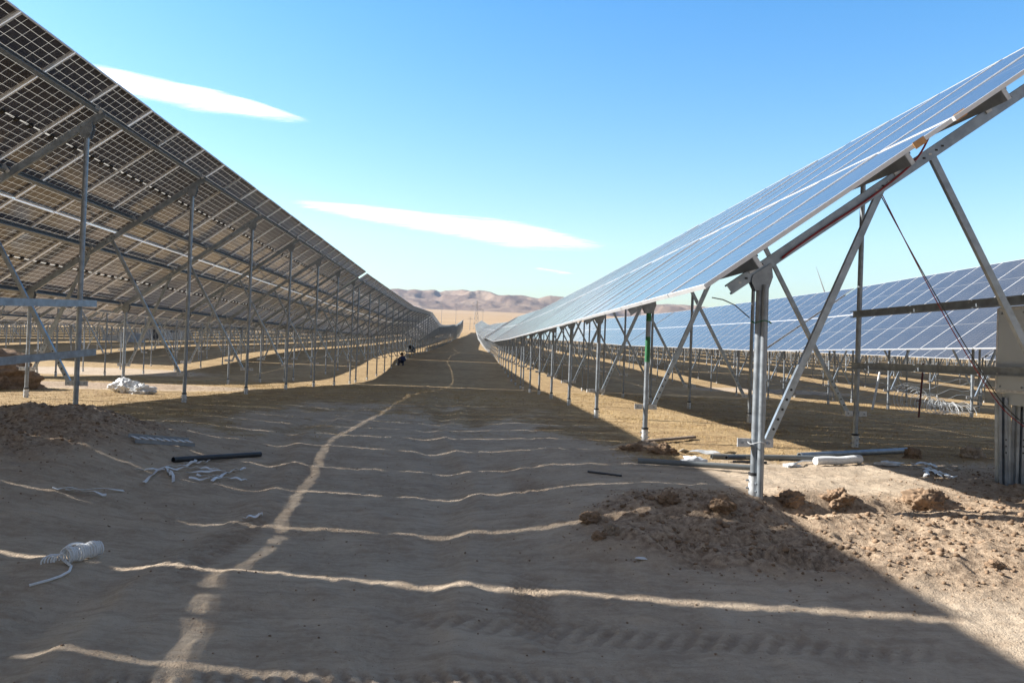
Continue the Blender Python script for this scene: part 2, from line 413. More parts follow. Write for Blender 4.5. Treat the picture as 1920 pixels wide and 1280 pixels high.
# ------------------------------------------------------------------ solar tables
# section frame: s up the slope from the low edge, n below the glass
def SN(s, n): return (s * CT + n * ST, s * ST - n * CT)
def sn3(s, n, y): x, z = SN(s, n); return (x, y, z)
FR_H, PU_H, RA_H = .035, .095, .085
N_PU0 = FR_H + .001; N_RA0 = N_PU0 + PU_H + .001; N_RA1 = N_RA0 + RA_H; N_RAC = (N_RA0 + N_RA1) / 2
S_PU = (.44, 1.84, 2.738, 4.138)
X_FP, X_RP = .55, 3.29
def s_at(x, n): return (x - n * ST) / CT
def z_rafter(x, n=N_RA1): return s_at(x, n) * ST - n * CT
def chan(h, w, t, lip=.014):
    """lipped C section: web on -a side, open to +a; centred in b"""
    b = h / 2
    return [(0, -b), (w, -b), (w, -b + lip), (w - t, -b + lip), (w - t, -b + t), (t, -b + t), (t, b - t), (w - t, b - t), (w - t, b - lip), (w, b - lip), (w, b), (0, b)]

def sheet(mb, s0, y0, inset=.006, n=.0035, fr=sn3):
    mb.quad_uv([fr(s0 + inset, n, y0 + inset), fr(s0 + inset, n, y0 + MW - inset), fr(s0 + ML - inset, n, y0 + MW - inset), fr(s0 + ML - inset, n, y0 + inset)],
               M['panel'], [(0, 0), (1, 0), (1, 1), (0, 1)])
def rim(mb, s0, y0, fr=sn3, t=.011):
    """aluminium frame: four L bars butted end to end"""
    def bar(a0, a1, c0, c1, n0, n1):
        mb.add([fr(a0, n1, c0), fr(a1, n1, c0), fr(a1, n1, c1), fr(a0, n1, c1), fr(a0, n0, c0), fr(a1, n0, c0), fr(a1, n0, c1), fr(a0, n0, c1)],
               [(0, 1, 2, 3), (7, 6, 5, 4), (0, 4, 5, 1), (1, 5, 6, 2), (2, 6, 7, 3), (3, 7, 4, 0)], M['alu'])
    bar(s0, s0 + ML, y0, y0 + t, 0, FR_H); bar(s0, s0 + ML, y0 + MW - t, y0 + MW, 0, FR_H)
    bar(s0, s0 + t, y0 + t, y0 + MW - t, 0, FR_H); bar(s0 + ML - t, s0 + ML, y0 + t, y0 + MW - t, 0, FR_H)
    # inward flange under the glass along the long sides
    bar(s0 + t, s0 + ML - t, y0 + t, y0 + .030, FR_H - .003, FR_H - .001); bar(s0 + t, s0 + ML - t, y0 + MW - .030, y0 + MW - t, FR_H - .003, FR_H - .001)

# shared meshes, module origin = its low corner
def mesh_laminate():
    mb = MB(); sheet(mb, 0, 0); return mb.mesh('solar_panel')
def mesh_rim():
    mb = MB(); rim(mb, 0, 0, t=.015); return mb.mesh('panel_frame')
def mesh_module():
    mb = MB(); sheet(mb, 0, 0); rim(mb, 0, 0); return mb.mesh('solar_panel')
def mesh_jbox():
    mb = MB()
    def bx(s0, s1, y0, y1, n0, n1, m):
        mb.add([sn3(s0, n1, y0), sn3(s1, n1, y0), sn3(s1, n1, y1), sn3(s0, n1, y1), sn3(s0, n0, y0), sn3(s1, n0, y0), sn3(s1, n0, y1), sn3(s0, n0, y1)],
               [(0, 1, 2, 3), (7, 6, 5, 4), (0, 4, 5, 1), (1, 5, 6, 2), (2, 6, 7, 3), (3, 7, 4, 0)], m)
    sg = 1
    mb.tube([sn3(.0, .02, .045), sn3(.01, .035, .11), sn3(.035, .06, .19), sn3(.02, .05, .27), sn3(0, .02, .33)], .0035, M['cable_black'], 5)
    bx(-.03, .03, -.045, .045, .0045, .022, M['black']); bx(-.022, .022, -.036, .036, .022, .026, M['black'])
    return mb.mesh('junction_box')
def mesh_purlin(ln):
    mb = MB(); c = chan(PU_H, .05, .004, .016)
    mb.prism(c, 0, ln, M['purlin'], lambda a, b, y: sn3(a - .025, N_PU0 + PU_H / 2 + b, y)); return mb.mesh('purlin')
S_RA0, S_RA1 = .24, 4.19
def mesh_rafter(detail=True):
    mb = MB(); c = chan(RA_H, .05, .004, .014)
    vs = lambda a, b, y: (lambda p: (p[0], a - .025, p[1]))(SN(S_RA0 + y, N_RAC + b))
    mb.prism(c, 0, S_RA1 - S_RA0, M['galv_mill'], vs)
    if detail:   # slotted holes seen as bolts and plates along the web
        for s in (.34, .40, 1.66, 1.72, 1.78, 2.12, 2.18, 2.24, 2.30, 3.75, 3.85):
            x, z = SN(s, N_RAC); mb.box((x, -.0265, z), (.011, .0015, .007), M['galv_pale'] if int(s * 50) % 2 else M['black'])
        for sp in S_PU:   # purlin cleats
            x, z = SN(sp + .035, N_PU0 + .05); mb.sweep(sn3(sp + .03, N_RA0 + .03, -.034), sn3(sp + .03, N_PU0 + .015, -.034), [(-.003, -.025), (.003, -.025), (.003, .025), (-.003, .025)], M['galv_pale'])
    return mb.mesh('rafter', False)
def mesh_post(x, n=12, detail=True):
    mb = MB(); zt = z_rafter(x)
    mb.tube([(0, 0, -2.0), (0, 0, zt - .05)], (.032 if detail else .034), M['galv'], n)
    if detail:   # head bracket: two cheeks holding the rafter
        for sg in (-1, 1):
            y = sg * .036
            mb.add([(-.05, y, zt - .13), (.05, y, zt - .13), (.085, y, zt - .02), (.07, y, zt + .09), (-.075, y, zt - .01), (-.085, y, zt - .06),
                    (-.05, y + sg * .004, zt - .13), (.05, y + sg * .004, zt - .13), (.085, y + sg * .004, zt - .02), (.07, y + sg * .004, zt + .09), (-.075, y + sg * .004, zt - .01), (-.085, y + sg * .004, zt - .06)],
                   [(0, 1, 2, 3, 4, 5), (11, 10, 9, 8, 7, 6)] + [(i, 6 + i, 6 + (i + 1) % 6, (i + 1) % 6) for i in range(6)], M['galv'])
    return mb.mesh('post', True)
def mesh_sleeve(n=12):
    mb = MB(); mb.tube([(0, 0, -.7), (0, 0, .15)], .041, M['galv_pale'], n)
    mb.tube([(0, 0, .15), (0, 0, .172)], .046, M['black'], n)
    for zz in (.05, .11):
        mb.tube([(-.062, 0, zz), (.062, 0, zz)], .007, M['galv'], 6); mb.tube([(0, -.062, zz - .02), (0, .062, zz - .02)], .007, M['galv'], 6)
    return mb.mesh('pile_sleeve', True)
def mesh_collar():
    mb = MB()
    mb.tube([(0, 0, -.03), (0, 0, .03)], .038, M['galv'], 12)
    for sg in (-1, 1):
        mb.box((sg * .092, 0, 0), (.05, .006, .033), M['galv_pale']); mb.tube([(sg * .105, -.016, 0), (sg * .105, .016, 0)], .011, M['galv'], 6)
    return mb.mesh('collar', True)
Z_COL = -1.19
def mesh_brace(which, detail=True):
    mb = MB(); c = [(a - .02, b) for a, b in (chan(.052, .04, .003, .01) if detail else [(0, -.025), (.04, -.025), (.04, .025), (0, .025)])]
    p0, p1 = ((X_FP + .10, Z_COL), (1.52, z_rafter(1.52) + .05)) if which == 0 else ((X_RP - .10, Z_COL), (1.90, z_rafter(1.90) + .05))
    mb.sweep((p0[0], .03, p0[1]), (p1[0], .03, p1[1]), c, M['galv_mill'], (0, 1, 0))
    if detail:
        d = Vector((p1[0] - p0[0], 0, p1[1] - p0[1])).normalized()
        for k in range(5):
            q = Vector((p0[0], .03, p0[1])) + d * (.12 + .085 * k); mb.tube([q + Vector((0, -.0225, 0)), q + Vector((0, .0, 0))], .011, M['black'], 6)
    return mb.mesh('brace', False)
TLEN = NM * W - .022
ME = dict(lam=mesh_laminate(), rim=mesh_rim(), mod=mesh_module(), jb=mesh_jbox(), pur=mesh_purlin(TLEN), raf=mesh_rafter(), rafs=mesh_rafter(False),
          fp=mesh_post(X_FP), rp=mesh_post(X_RP), fps=mesh_post(X_FP, 8, False), rps=mesh_post(X_RP, 8, False), sl=mesh_sleeve(), col=mesh_collar(),
          b0=mesh_brace(0), b1=mesh_brace(1), b0s=mesh_brace(0, False), b1s=mesh_brace(1, False))
def far_table_mesh():
    mb = MB()
    for r_ in range(2):
        for k in range(NM): sheet(mb, r_ * L, k * W, .016); rim(mb, r_ * L, k * W)
    c = [(a - .025, b) for a, b in [(0, -.047), (.05, -.047), (.05, .047), (0, .047)]]
    for s in S_PU: mb.prism(c, 0, TLEN, M['purlin'], lambda a, b, y: sn3(s + a, N_PU0 + PU_H / 2 + b, y))
    for k in range(8):
        y = .6 + D * k
        c2 = [(-.025, -.042), (.025, -.042), (.025, .042), (-.025, .042)]
        mb.prism(c2, 0, S_RA1 - S_RA0, M['galv_mill'], lambda a, b, q: (lambda p: (p[0], y + a, p[1]))(SN(S_RA0 + q, N_RAC + b)))
        for x in (X_FP, X_RP):
            mb.tube([(x, y, -3.0), (x, y, z_rafter(x) - .002)], .04, M['galv'], 6)
            mb.tube([(x, y, -3.0), (x, y, Z_COL - .25)], .048, M['galv_pale'], 6)
        for p0, p1 in (((X_FP + .10, Z_COL), (1.52, z_rafter(1.52))), ((X_RP - .10, Z_COL), (1.90, z_rafter(1.90)))):
            mb.sweep((p0[0], y + .03, p0[1]), (p1[0], y + .03, p1[1]), [(-.02, -.025), (.02, -.025), (.02, .025), (-.02, .025)], M['galv_mill'])
    return mb.mesh('solar_table', False)
FAR = far_table_mesh()

ORD = ['nearest', 'second', 'third', 'fourth', 'fifth', 'sixth', 'seventh', 'eighth', 'ninth', 'tenth', 'eleventh', 'twelfth', 'thirteenth', 'fourteenth', 'fifteenth', 'sixteenth']
def table(tier, x, y0, z0, z1, label, group, foff=.6):
    pit = math.atan2(z1 - z0, TLEN)
    if tier == 'C':
        o = link('solar_table', FAR, None, (x, y0, z0), (pit, 0, 0)); return tag(o, label, 'solar table', group)
    root = link('solar_table', None, None, (x, y0, z0), (pit, 0, 0)); root.empty_display_size = .3
    tag(root, label, 'solar table', group)
    for r_ in range(2):
        for k in range(NM):
            jx, jy = SN(r_ * L + random.uniform(-.003, .003), random.uniform(-.002, .002))
            loc = (jx, k * W + random.uniform(-.003, .003), jy)
            rot = (random.uniform(-.0025, .0025), random.uniform(-.002, .002), 0)
            if tier == 'A':
                p = link('solar_panel', ME['lam'], root, loc, rot); link('panel_frame', ME['rim'], p)
                for q in (.22, .5, .78):
                    bx, bz = SN(ML / 2, 0); link('junction_box', ME['jb'], p, (bx, q * MW, bz))
            else: link('solar_panel', ME['mod'], root, loc, rot)
    for s in S_PU:
        px, pz = SN(s, 0); link('purlin', ME['pur'], root, (px, 0, pz))
    for k in range(8):
        y = foff + D * k
        link('rafter', ME['raf'] if tier == 'A' else ME['rafs'], root, (0, y, 0))
        for xx, key in ((X_FP, 'fp'), (X_RP, 'rp')):
            p = link('post', ME[key + ('' if tier == 'A' else 's')], root, (xx, y, 0))
            g = gz(x + xx, y0 + y) - (z0 + y * math.tan(pit))
            if tier in 'AB': link('pile_sleeve', ME['sl'], p, (0, 0, g))
            if tier in 'AB': link('collar', ME['col'], p, (0, 0, Z_COL))
        link('brace', ME['b0' if tier == 'A' else 'b0s'], root, (0, y, 0)); link('brace', ME['b1' if tier == 'A' else 'b1s'], root, (0, y, 0))
    return root
STEP = 30.35
# the two rows that line the track
ZL0 = .56
bL = [(0, -.02), (-.07, .07), (.1, .95), (1.0, .45), (.45, 1.25), (1.3, 2.2), (2.25, 3.3), (3.3, 4.0), (4.0, 4.7), (4.9, 6.5), (6.3, 7.2), (7.2, 8.7), (8.7, 10.4), (10.4, 11.6), (11.7, 13.3), (13.3, 14.4)]
bR = [(0, .03), (.02, .19), (.22, .88), (.95, 1.2), (1.25, 2.05), (2.1, 2.9), (2.95, 3.7), (3.7, 4.4), (4.5, 5.5), (5.6, 6.7), (6.8, 8.1), (8.2, 9.4), (9.5, 10.6), (10.6, 11.8), (11.9, 13.2), (13.2, 14.2)]
T = {}
for i in range(16):
    y = 6.28 if i == 0 else 36.75 + STEP * (i - 1)
    T['L', i] = table('A' if i == 0 else 'B' if i < 3 else 'C', XL, y, ZL0 + .02 + bL[i][0], ZL0 + .02 + bL[i][1],
          ('big solar table with dark underside and bare steel posts, nearest one along the shaded track' if i == 0 else
           f'{ORD[i]} solar table along the row that shades the track, dark underside showing'), 'solar tables showing their undersides to the track', .66)
    y = 6.094 if i == 0 else 36.25 + STEP * (i - 1)
    T['R', i] = table('A' if i == 0 else 'B' if i < 3 else 'C', XR, y, ZL0 - .016 + bR[i][0], ZL0 - .016 + bR[i][1],
          ('pale blue glass solar table with open end beside the inverter box, nearest along the track' if i == 0 else
           f'{ORD[i]} solar table along the row whose blue glass faces the track'), 'solar tables turning their glass to the track', .346 if i == 0 else .6)
table('C', XL - .10, 6.28 - TLEN - .04, ZL0 + .02, ZL0 + .02, 'solar table whose shadow covers the foreground track', 'solar tables showing their undersides to the track')
# rows beyond
ROWN = ['second', 'third', 'fourth', 'fifth', 'sixth', 'seventh', 'eighth', 'ninth', 'tenth', 'eleventh', 'twelfth', 'thirteenth']
def rows(side, n):
    for k in range(1, n + 1):
        x = (XR + PITCH * k) if side > 0 else (XL - PITCH * k)
        off = [2.9, 4.5, -3, 1.0, -6, 5, 2, -2, 3, 0, 4, 1][k - 1] if side > 0 else [26.6, 51, 46, 34, -2, 5, 0, 7, 3, 1, 4, 2][k - 1]
        cnt = 0
        for j in range(0, 12):
            y = off + STEP * j; far = y + TLEN
            lim = .76 if side > 0 else .64      # inside the picture?
            if (abs(x) - (0 if side > 0 else 4)) > far * lim: continue
            if far > 330 - 12 * k: break
            gb_ = lambda q: float(np.mean(height(np.full(9, x + 2.), np.linspace(max(q - 18, -40), q + 18, 9)))) + 1.84
            ga = float(np.mean(height(np.full(5, x + 2.), np.linspace(y + 1, y + 8, 5)))); gb = float(np.mean(height(np.full(5, x + 2.), np.linspace(far - 8, far - 1, 5))))
            mid = (ga + gb) / 2; sl = (gb - ga) * .55
            tier = 'B' if (k == 1 and j < 3) or (k == 2 and y < 40) else 'C'
            table(tier, x, y, gb_(y), gb_(far),
                  (f'{ORD[cnt]} blue glass solar table in view along the {ROWN[k-1]} row behind the inverter box' if side > 0 else
                   f'{ORD[cnt]} grey-backed solar table in view along the {ROWN[k-1]} row under the big shading table'),
                  'solar tables in the rows beyond the inverter box' if side > 0 else 'solar tables in the rows beyond the shading table')
            cnt += 1
rows(1, 9); rows(-1, 9)
# ------------------------------------------------------------------ fittings of the two nearest tables
tl, trr = T['L', 0], T['R', 0]
def local(t, p): return (p[0] - t.location.x, p[1] - t.location.y, p[2] - t.location.z)
def rail(t, p0, p1, h=.086):
    mb = MB(); mb.sweep(local(t, p0), local(t, p1), [(b, a - .02) for a, b in chan(h, .042, .003, .012)], M['galv_mill'], (0, 0, 1))
    d = Vector(p1) - Vector(p0)
    for k in range(9):
        q = Vector(local(t, p0)) + d * (.05 + .11 * k)
        for sx in (-.0225,): mb.box((q.x + sx, q.y, q.z + (.016 if k % 3 else -.02)), (.0012, .012, .004), M['galv_pale'])
    return mb.obj('mounting_rail', t, smooth=False)
rail(trr, (4.93, 10.62, .635), (4.93, 6.30, .625)); rail(trr, (4.93, 10.62, -.03), (4.93, 6.30, -.02))
rail(tl, (-4.985, 11.30, .435), (-4.985, 6.80, .225)); rail(tl, (-4.985, 11.34, -.205), (-4.985, 6.80, -.40))
for sp_u in S_PU:   # pale plates paint in the lit inner lips of the cut purlin ends
    mb = MB(); mb.prism([(-.022, -.047), (.012, -.047), (.012, .047), (-.022, .047)], -.006, -.001, M['galv_pale'], lambda a, b, y: sn3(sp_u + a, N_PU0 + PU_H / 2 + b, y)); mb.obj('lit_lip_plate', trr, smooth=False)
def clamp(s, y):
    mb = MB(); x, z = SN(s, .02)
    mb.sweep(sn3(s - .05, .02, y), sn3(s + .05, .02, y), [(-.004, -.028), (.004, -.028), (.006, .02), (-.004, .028)], M['orange']); mb.obj('end_clamp', trr, smooth=False)
clamp(1.96, -.012); clamp(2.36, .02)
for zz, h_, in ((.39 + 1.0, .19), (.0 + 1.02, .16)):
    pass
pst = [c for c in trr.children if c.name.startswith('post') and abs(c.location.x - X_FP) < .01]
pst.sort(key=lambda o: o.location.y)
def band(post, z0, z1, r, m, name):
    mb = MB(); mb.tube([(0, 0, z0), (0, 0, (z0 + z1) / 2), (0, 0, z1)], r, m, 12); mb.obj(name, post)
band(pst[1], -.10, .10, .0328, M['green_paint'], 'paint_mark'); band(pst[1], -.62, -.30, .0328, M['green_paint'], 'paint_mark')

# ------------------------------------------------------------------ spare tube strapped to the first post
g0 = gz(2.31, 6.40)
mb = MB(); mb.tube([(0, 0, -.25), (-.005, .01, 1.66)], .026, M['galv'], 14, hollow=.88)
sp = mb.obj('spare_tube', None, (2.280, 6.384, g0)); tag(sp, 'plain grey steel tube standing strapped against the nearest front post', 'steel tube')
mb = MB()
for zz, mm in ((.43, 'galv_pale'), (1.37, 'green_paint')):
    mb.tube([(.04 + .075 * math.cos(a), .02 + .075 * math.sin(a), zz + .01 * math.sin(3 * a)) for a in np.linspace(0, 2 * math.pi, 25)], .004, M[mm], 5)
    mb.obj('tie_wire', sp, (-.06, .015, 0)); mb = MB()
# bent offcut of wire caught on that post
mb = MB(); mb.tube([(2.18, 6.46, .33), (2.07, 6.5, .43), (1.98, 6.52, .47), (1.9, 6.55, .485)], .005, M['galv'], 5)
tag(mb.obj('bent_wire'), 'short bent wire sticking out from the nearest front post', 'wire')

# ------------------------------------------------------------------ inverter box on its rails, cable guards under it, cables
ib = link('inverter_box', None, None, (5.09, 7.12, .20)); tag(ib, 'large grey metal box hung on two rails at the edge of view', 'inverter box')
mb = MB(); mb.box((0, 0, -.02), (.13, .52, .40), M['box_grey']); mb.obj('housing', ib, smooth=False)
mb = MB()
for q_ in ((0, -.52, .40, .01), (0, .52, .40, .01)): mb.box((-.132, q_[1], -.02), (.003, .012, .39), M['galv_pale'])
for z_ in (-.40, .36): mb.box((-.132, 0, z_), (.003, .50, .012), M['galv_pale'])
for y_ in (-.46, -.15, .15, .46):
    for z_ in (-.36, .32): mb.tube([(-.13, y_, z_), (-.14, y_, z_)], .009, M['galv'], 6)
mb.obj('rear_flange', ib, smooth=False)
mb = MB(); mb.box((-.005, .02, -.475), (.10, .44, .052), M['box_grey']); mb.obj('terminal_tray', ib, smooth=False)
for z0, z1 in ((-.02, .14), (-.30, -.06), (.22, .26), (.34, .41)):
    mb = MB(); mb.box((-.1345, -.02, (z0 + z1) / 2), (.003, .014, (z1 - z0) / 2), M['galv_pale']); mb.obj('pale_strip', ib, smooth=False)  # pale upright strips on the back of the box
for k in range(4):
    mb = MB(); y = .10 - .055 * k
    mb.tube([(-.02, y, -.527), (-.02, y, -.60)], .016, M['black'], 10); mb.tube([(-.02, y, -.60), (-.03 + .02 * k, y + .02, -.72), (0, .18, -.95)], .009, M['cable_black'], 6)
    mb.obj('cable_gland', ib)
sig = [(-.10, 0), (-.062, .012), (-.05, .06), (-.022, .06), (0, .022), (.022, .06), (.05, .06), (.062, .012), (.10, 0), (.10, .006), (.066, .018), (.054, .066), (.018, .066), (0, .03), (-.018, .066), (-.054, .066), (-.066, .018), (-.10, .006)]
for k, (x, y, rz, lab) in enumerate(((5.0, 7.56, -.5, 'corrugated steel cable guard standing under the inverter box, its fluted face in view'), (5.12, 7.53, -.25, 'corrugated steel cable guard standing under the inverter box, cut by the picture edge'))):
    g = gz(x, y); mb = MB()
    mb.prism([(a * .66, -b * .8) for a, b in sig], -.15, .81, M['galv_mill'], lambda a, b, q: (a, b, q))
    for zz in (.30, .36, .42): mb.box((.022, -.055, zz), (.006, .003, .007), M['black'])
    o = mb.obj('cable_guard', None, (x, y, g), (.03, -.03 + .02 * k, rz), smooth=False); tag(o, lab, 'cable guard')
def cable(pts, r, m, lab, n=28):
    pts = [Vector(p) for p in pts]; out = []
    for i in range(len(pts) - 1):
        p0, p1, p2, p3 = pts[max(i - 1, 0)], pts[i], pts[i + 1], pts[min(i + 2, len(pts) - 1)]
        for k in range(n // (len(pts) - 1) + 1):
            t = k / (n // (len(pts) - 1) + 1)
            out.append(.5 * ((2 * p1) + (-p0 + p2) * t + (2 * p0 - 5 * p1 + 4 * p2 - p3) * t * t + (-p0 + 3 * p1 - 3 * p2 + p3) * t**3))
    out.append(pts[-1]); mb = MB(); mb.tube(out, r, M[m], 7); return tag(mb.obj('cable'), lab, 'cable')
cable([(3.20, 6.5, 1.42), (3.62, 6.62, .80), (4.05, 6.75, .22), (4.5, 6.88, -.30), (4.85, 7.02, -.52), (5.0, 7.25, -.62)], .0042, 'cable_red', 'slack red cable slanting from the nearest rafter down to the cable guards')
cable([(3.20, 6.53, 1.42), (3.65, 6.65, .80), (4.09, 6.78, .24), (4.53, 6.91, -.27), (4.88, 7.06, -.50), (5.03, 7.28, -.6)], .0042, 'cable_black', 'slack black cable running alongside the red one down to the cable guards')
def raf(s, n, y): 
    x, z = SN(s, n); return (XR + x, y, .544 + z)
cable([raf(2.25, .05, 6.4), raf(2.02, .15, 6.39), raf(1.6, .19, 6.385), raf(1.1, .185, 6.385), raf(.8, .19, 6.385), raf(.72, .2, 6.40)], .008, 'cable_red', 'red cable lying along the lower part of the nearest rafter')

# ------------------------------------------------------------------ ground litter
def settle(x, y):
    """slide a point surveyed on the level plane z = -1.05 along its sight line onto the real ground"""
    k = np.linspace(.8, 1.4, 601); d = np.where(height(x * k, y * k) + 1.05 * k > 0)[0]
    q = k[d[0]] if len(d) else 1.
    return x * q, y * q
def gp(x, y, dz=0.): return Vector((x, y, gz(x, y) + dz))
def strap(pts, lab, grp, wd=.013, m='white_plastic'):
    P = []; pts = [settle(*q) for q in pts]
    for i in range(len(pts) - 1):
        for k in range(5):
            t = k / 5; x = pts[i][0] * (1 - t) + pts[i + 1][0] * t; y = pts[i][1] * (1 - t) + pts[i + 1][1] * t
            P.append(Vector((x, y, 0)))
    P.append(Vector((*pts[-1], 0))); 
    for _ in range(2): P = [P[0]] + [(P[i - 1] + P[i] * 2 + P[i + 1]) / 4 for i in range(1, len(P) - 1)] + [P[-1]]
    vs = []; fs = []; ph = random.random() * 6
    for i, p in enumerate(P):
        d = (P[min(i + 1, len(P) - 1)] - P[max(i - 1, 0)]).normalized(); nrm = Vector((-d.y, d.x, 0))
        h = .012 + .016 * abs(math.sin(ph + i * .7)); tw = .5 * math.sin(ph + i * .45)
        for sg in (-1, 1):
            q = p + nrm * wd * sg; z = gz(p.x, p.y) + h + sg * wd * tw
            vs += [(q.x, q.y, z), (q.x, q.y, z + .004)]
    n = len(P)
    for i in range(n - 1):
        a, b = 4 * i, 4 * i + 4
        fs += [(a + 1, a + 3, b + 3, b + 1), (a, b, b + 2, a + 2), (a, a + 1, b + 1, b), (a + 2, b + 2, b + 3, a + 3)]
    fs += [(0, 2, 3, 1), (4 * n - 4, 4 * n - 3, 4 * n - 1, 4 * n - 2)]
    mb = MB(); mb.add(vs, fs, M[m]); return tag(mb.obj('plastic_strap'), lab, 'strap', grp)
SA = [[(-2.58, 6.68), (-2.47, 6.74), (-2.37, 6.7)], [(-2.29, 6.08), (-2.37, 6.43), (-2.42, 6.72)], [(-2.4, 6.79), (-2.27, 6.85), (-2.19, 6.9), (-2.09, 6.87), (-2.0, 6.85)], [(-2.35, 6.71), (-2.24, 6.47)],
      [(-2.35, 6.73), (-2.23, 6.49), (-2.11, 6.15)], [(-2.45, 6.87), (-2.36, 6.91), (-2.3, 7.07), (-2.25, 7.2), (-2.21, 7.30)], [(-2.34, 7.05), (-2.28, 7.12), (-2.32, 7.3)]]
SB = [[(-2.17, 6.61), (-2.05, 6.68), (-1.92, 6.77)], [(-2.07, 6.36), (-1.93, 6.33), (-1.81, 6.4), (-1.72, 6.39), (-1.63, 6.33)], [(-2.06, 6.51), (-1.96, 6.46), (-1.85, 6.43)], [(-1.87, 6.26), (-1.87, 6.52), (-1.87, 6.78), (-1.8, 6.91)]]
SC = [[(-2.78, 5.78), (-2.62, 5.76), (-2.31, 5.78)], [(-2.69, 5.77), (-2.52, 5.69), (-2.34, 5.58)]]
SD = [[(4.63, 8.55), (4.88, 8.68), (4.84, 8.43), (4.89, 8.21)], [(4.52, 8.33), (4.65, 8.28), (4.6, 8.01), (4.43, 7.6)], [(4.75, 8.37), (4.57, 7.86), (4.59, 7.63)], [(4.54, 8.07), (4.44, 7.84), (4.32, 7.68)], [(4.95, 8.45), (5.01, 8.27)], [(4.59, 7.94), (4.52, 7.59)]]
for P, lab, grp in ((SA, 'white plastic strap in the tangled heap beside the dark pipe', 'tangled straps beside the dark pipe'), (SB, 'white plastic strap in the looser spread to the near side of the dark pipe', 'straps spread on the near side of the dark pipe'),
                    (SC, 'white plastic strap, one of a pair lying alone on bare soil', 'pair of straps on bare soil'), (SD, 'white plastic strap in the shaded bunch near the inverter box', 'straps bunched near the inverter box')):
    for p in P: strap(p, lab, grp, .012 if P is not SD else .018)

def pipe(name, p0, p1, r, m, lab, cat, hollow=.85, dz=0.):
    a, b = gp(*settle(*p0), r * .9 + dz), gp(*settle(*p1), r * .9 + dz); mb = MB(); mb.tube([a.lerp(b, t) for t in (0, .5, 1)], r, M[m], 16, hollow=hollow)
    return tag(mb.obj(name), lab, cat)
pipe('plastic_pipe', (-2.50, 7.26), (-1.90, 7.80), .026, 'dark_pipe', 'short black pipe lying on the shaded track beside the straps', 'pipe')
pipe('plastic_pipe', (1.63, 7.90), (2.66, 7.62), .026, 'grey_plastic', 'smooth grey pipe lying level behind the nearest front post', 'pipe', dz=.03)
pipe('plastic_pipe', (2.55, 8.62), (3.95, 8.80), .030, 'grey_plastic', 'grey pipe lying behind the white roll and nearest post', 'pipe')
pipe('steel_tube', (3.60, 8.90), (5.28, 9.80), .036, 'galv', 'bluish steel tube lying half in shadow behind the white roll', 'steel tube')
pipe('steel_rod', (1.08, 7.38), (1.34, 7.18), .010, 'dark_pipe', 'thin dark rod lying on the shaded track', 'rod', .5)
pipe('plastic_elbow', (2.86, 8.50), (2.66, 8.46), .022, 'dark_pipe', 'broken dark pipe offcut lying on the grey pipe end', 'pipe offcut', dz=.02)
pipe('plastic_elbow', (2.70, 8.36), (3.05, 8.38), .014, 'dark_pipe', 'thin dark pipe offcut lying just before the grey pipe', 'pipe offcut', dz=.0)
# slotted tray
a, b = gp(*settle(-3.36, 8.55), .05), gp(*settle(-2.72, 8.40), .05); d = (b - a).normalized(); n_ = Vector((-d.y, d.x, 0)); ln = (b - a).length; mb = MB()
for k in range(8):
    q = a + d * (ln * (k + .5) / 8)
    mb.sweep(q - d * .026, q + d * .026, [(-.003, -.042), (.003, -.042), (.003, .042), (-.003, .042)], M['alu'], (0, -.75, 1))
for sg in (-1, 1): mb.sweep(a + n_ * .038 * sg + Vector((0, 0, .026 * sg - .008)), b + n_ * .038 * sg + Vector((0, 0, .026 * sg - .008)), [(-.018, -.0025), (.018, -.0025), (.018, .0025), (-.018, .0025)], M['purlin'], (0, 0, 1))
tag(mb.obj('slotted_tray', smooth=False), 'bright slotted metal tray lying by the shaded earth mound', 'cable tray')
# coil of white tape
def coil():
    e0, e1 = Vector((*settle(-1.84, 3.92), 0)), Vector((*settle(-1.73, 4.08), 0)); P = []; N = 15; K = 12
    for i in range(N * K + 1):
        t = i / (N * K); c = e0.lerp(e1, .12 + .88 * t); a = 2 * math.pi * i / K
        d = (e1 - e0).normalized(); s_ = Vector((-d.y, d.x, 0)); rr = .047 + .006 * math.sin(t * 19)
        p = c + s_ * math.cos(a) * rr * .8; p.z = gz(c.x, c.y) + .045 + math.sin(a) * rr * .9 + .012 * t; P.append(p)
    mb = MB(); mb.tube(P, .0060, M['white_plastic'], 5)
    P = []   # the slack return strand
    for i in range(30):
        t = i / 29; c = e0.lerp(e1, t); d = (e1 - e0).normalized(); s_ = Vector((-d.y, d.x, 0))
        p = c - s_ * -.055 * math.sin(t * math.pi); p.z = gz(p.x, p.y) + .035 + .055 * math.sin(t * math.pi); P.append(p)
    mb.tube(P, .008, M['white_plastic'], 6)
    for k in range(5):   # loose loops at the end
        c = e0 + Vector((-.012 * k, -.012 * k, 0)); zz = gz(c.x, c.y)
        mb.tube([c + Vector((.02 * math.cos(a) * .8, .035 * math.cos(a), 0)) + Vector((0, 0, zz + .03 + .032 * math.sin(a))) for a in np.linspace(-.3, math.pi + .2, 12)], .0045, M['white_plastic'], 5)
    tl_ = [(-1.83, 3.95), (-1.765, 3.87), (-1.735, 3.79), (-1.735, 3.71), (-1.755, 3.64), (-1.79, 3.56)]
    mb.tube([gp(*settle(x, y), .012) for x, y in tl_], .0075, M['white_plastic'], 6)
    tag(mb.obj('tape_coil'), 'white coiled plastic line with a loose tail on the shaded track', 'coil')
coil()
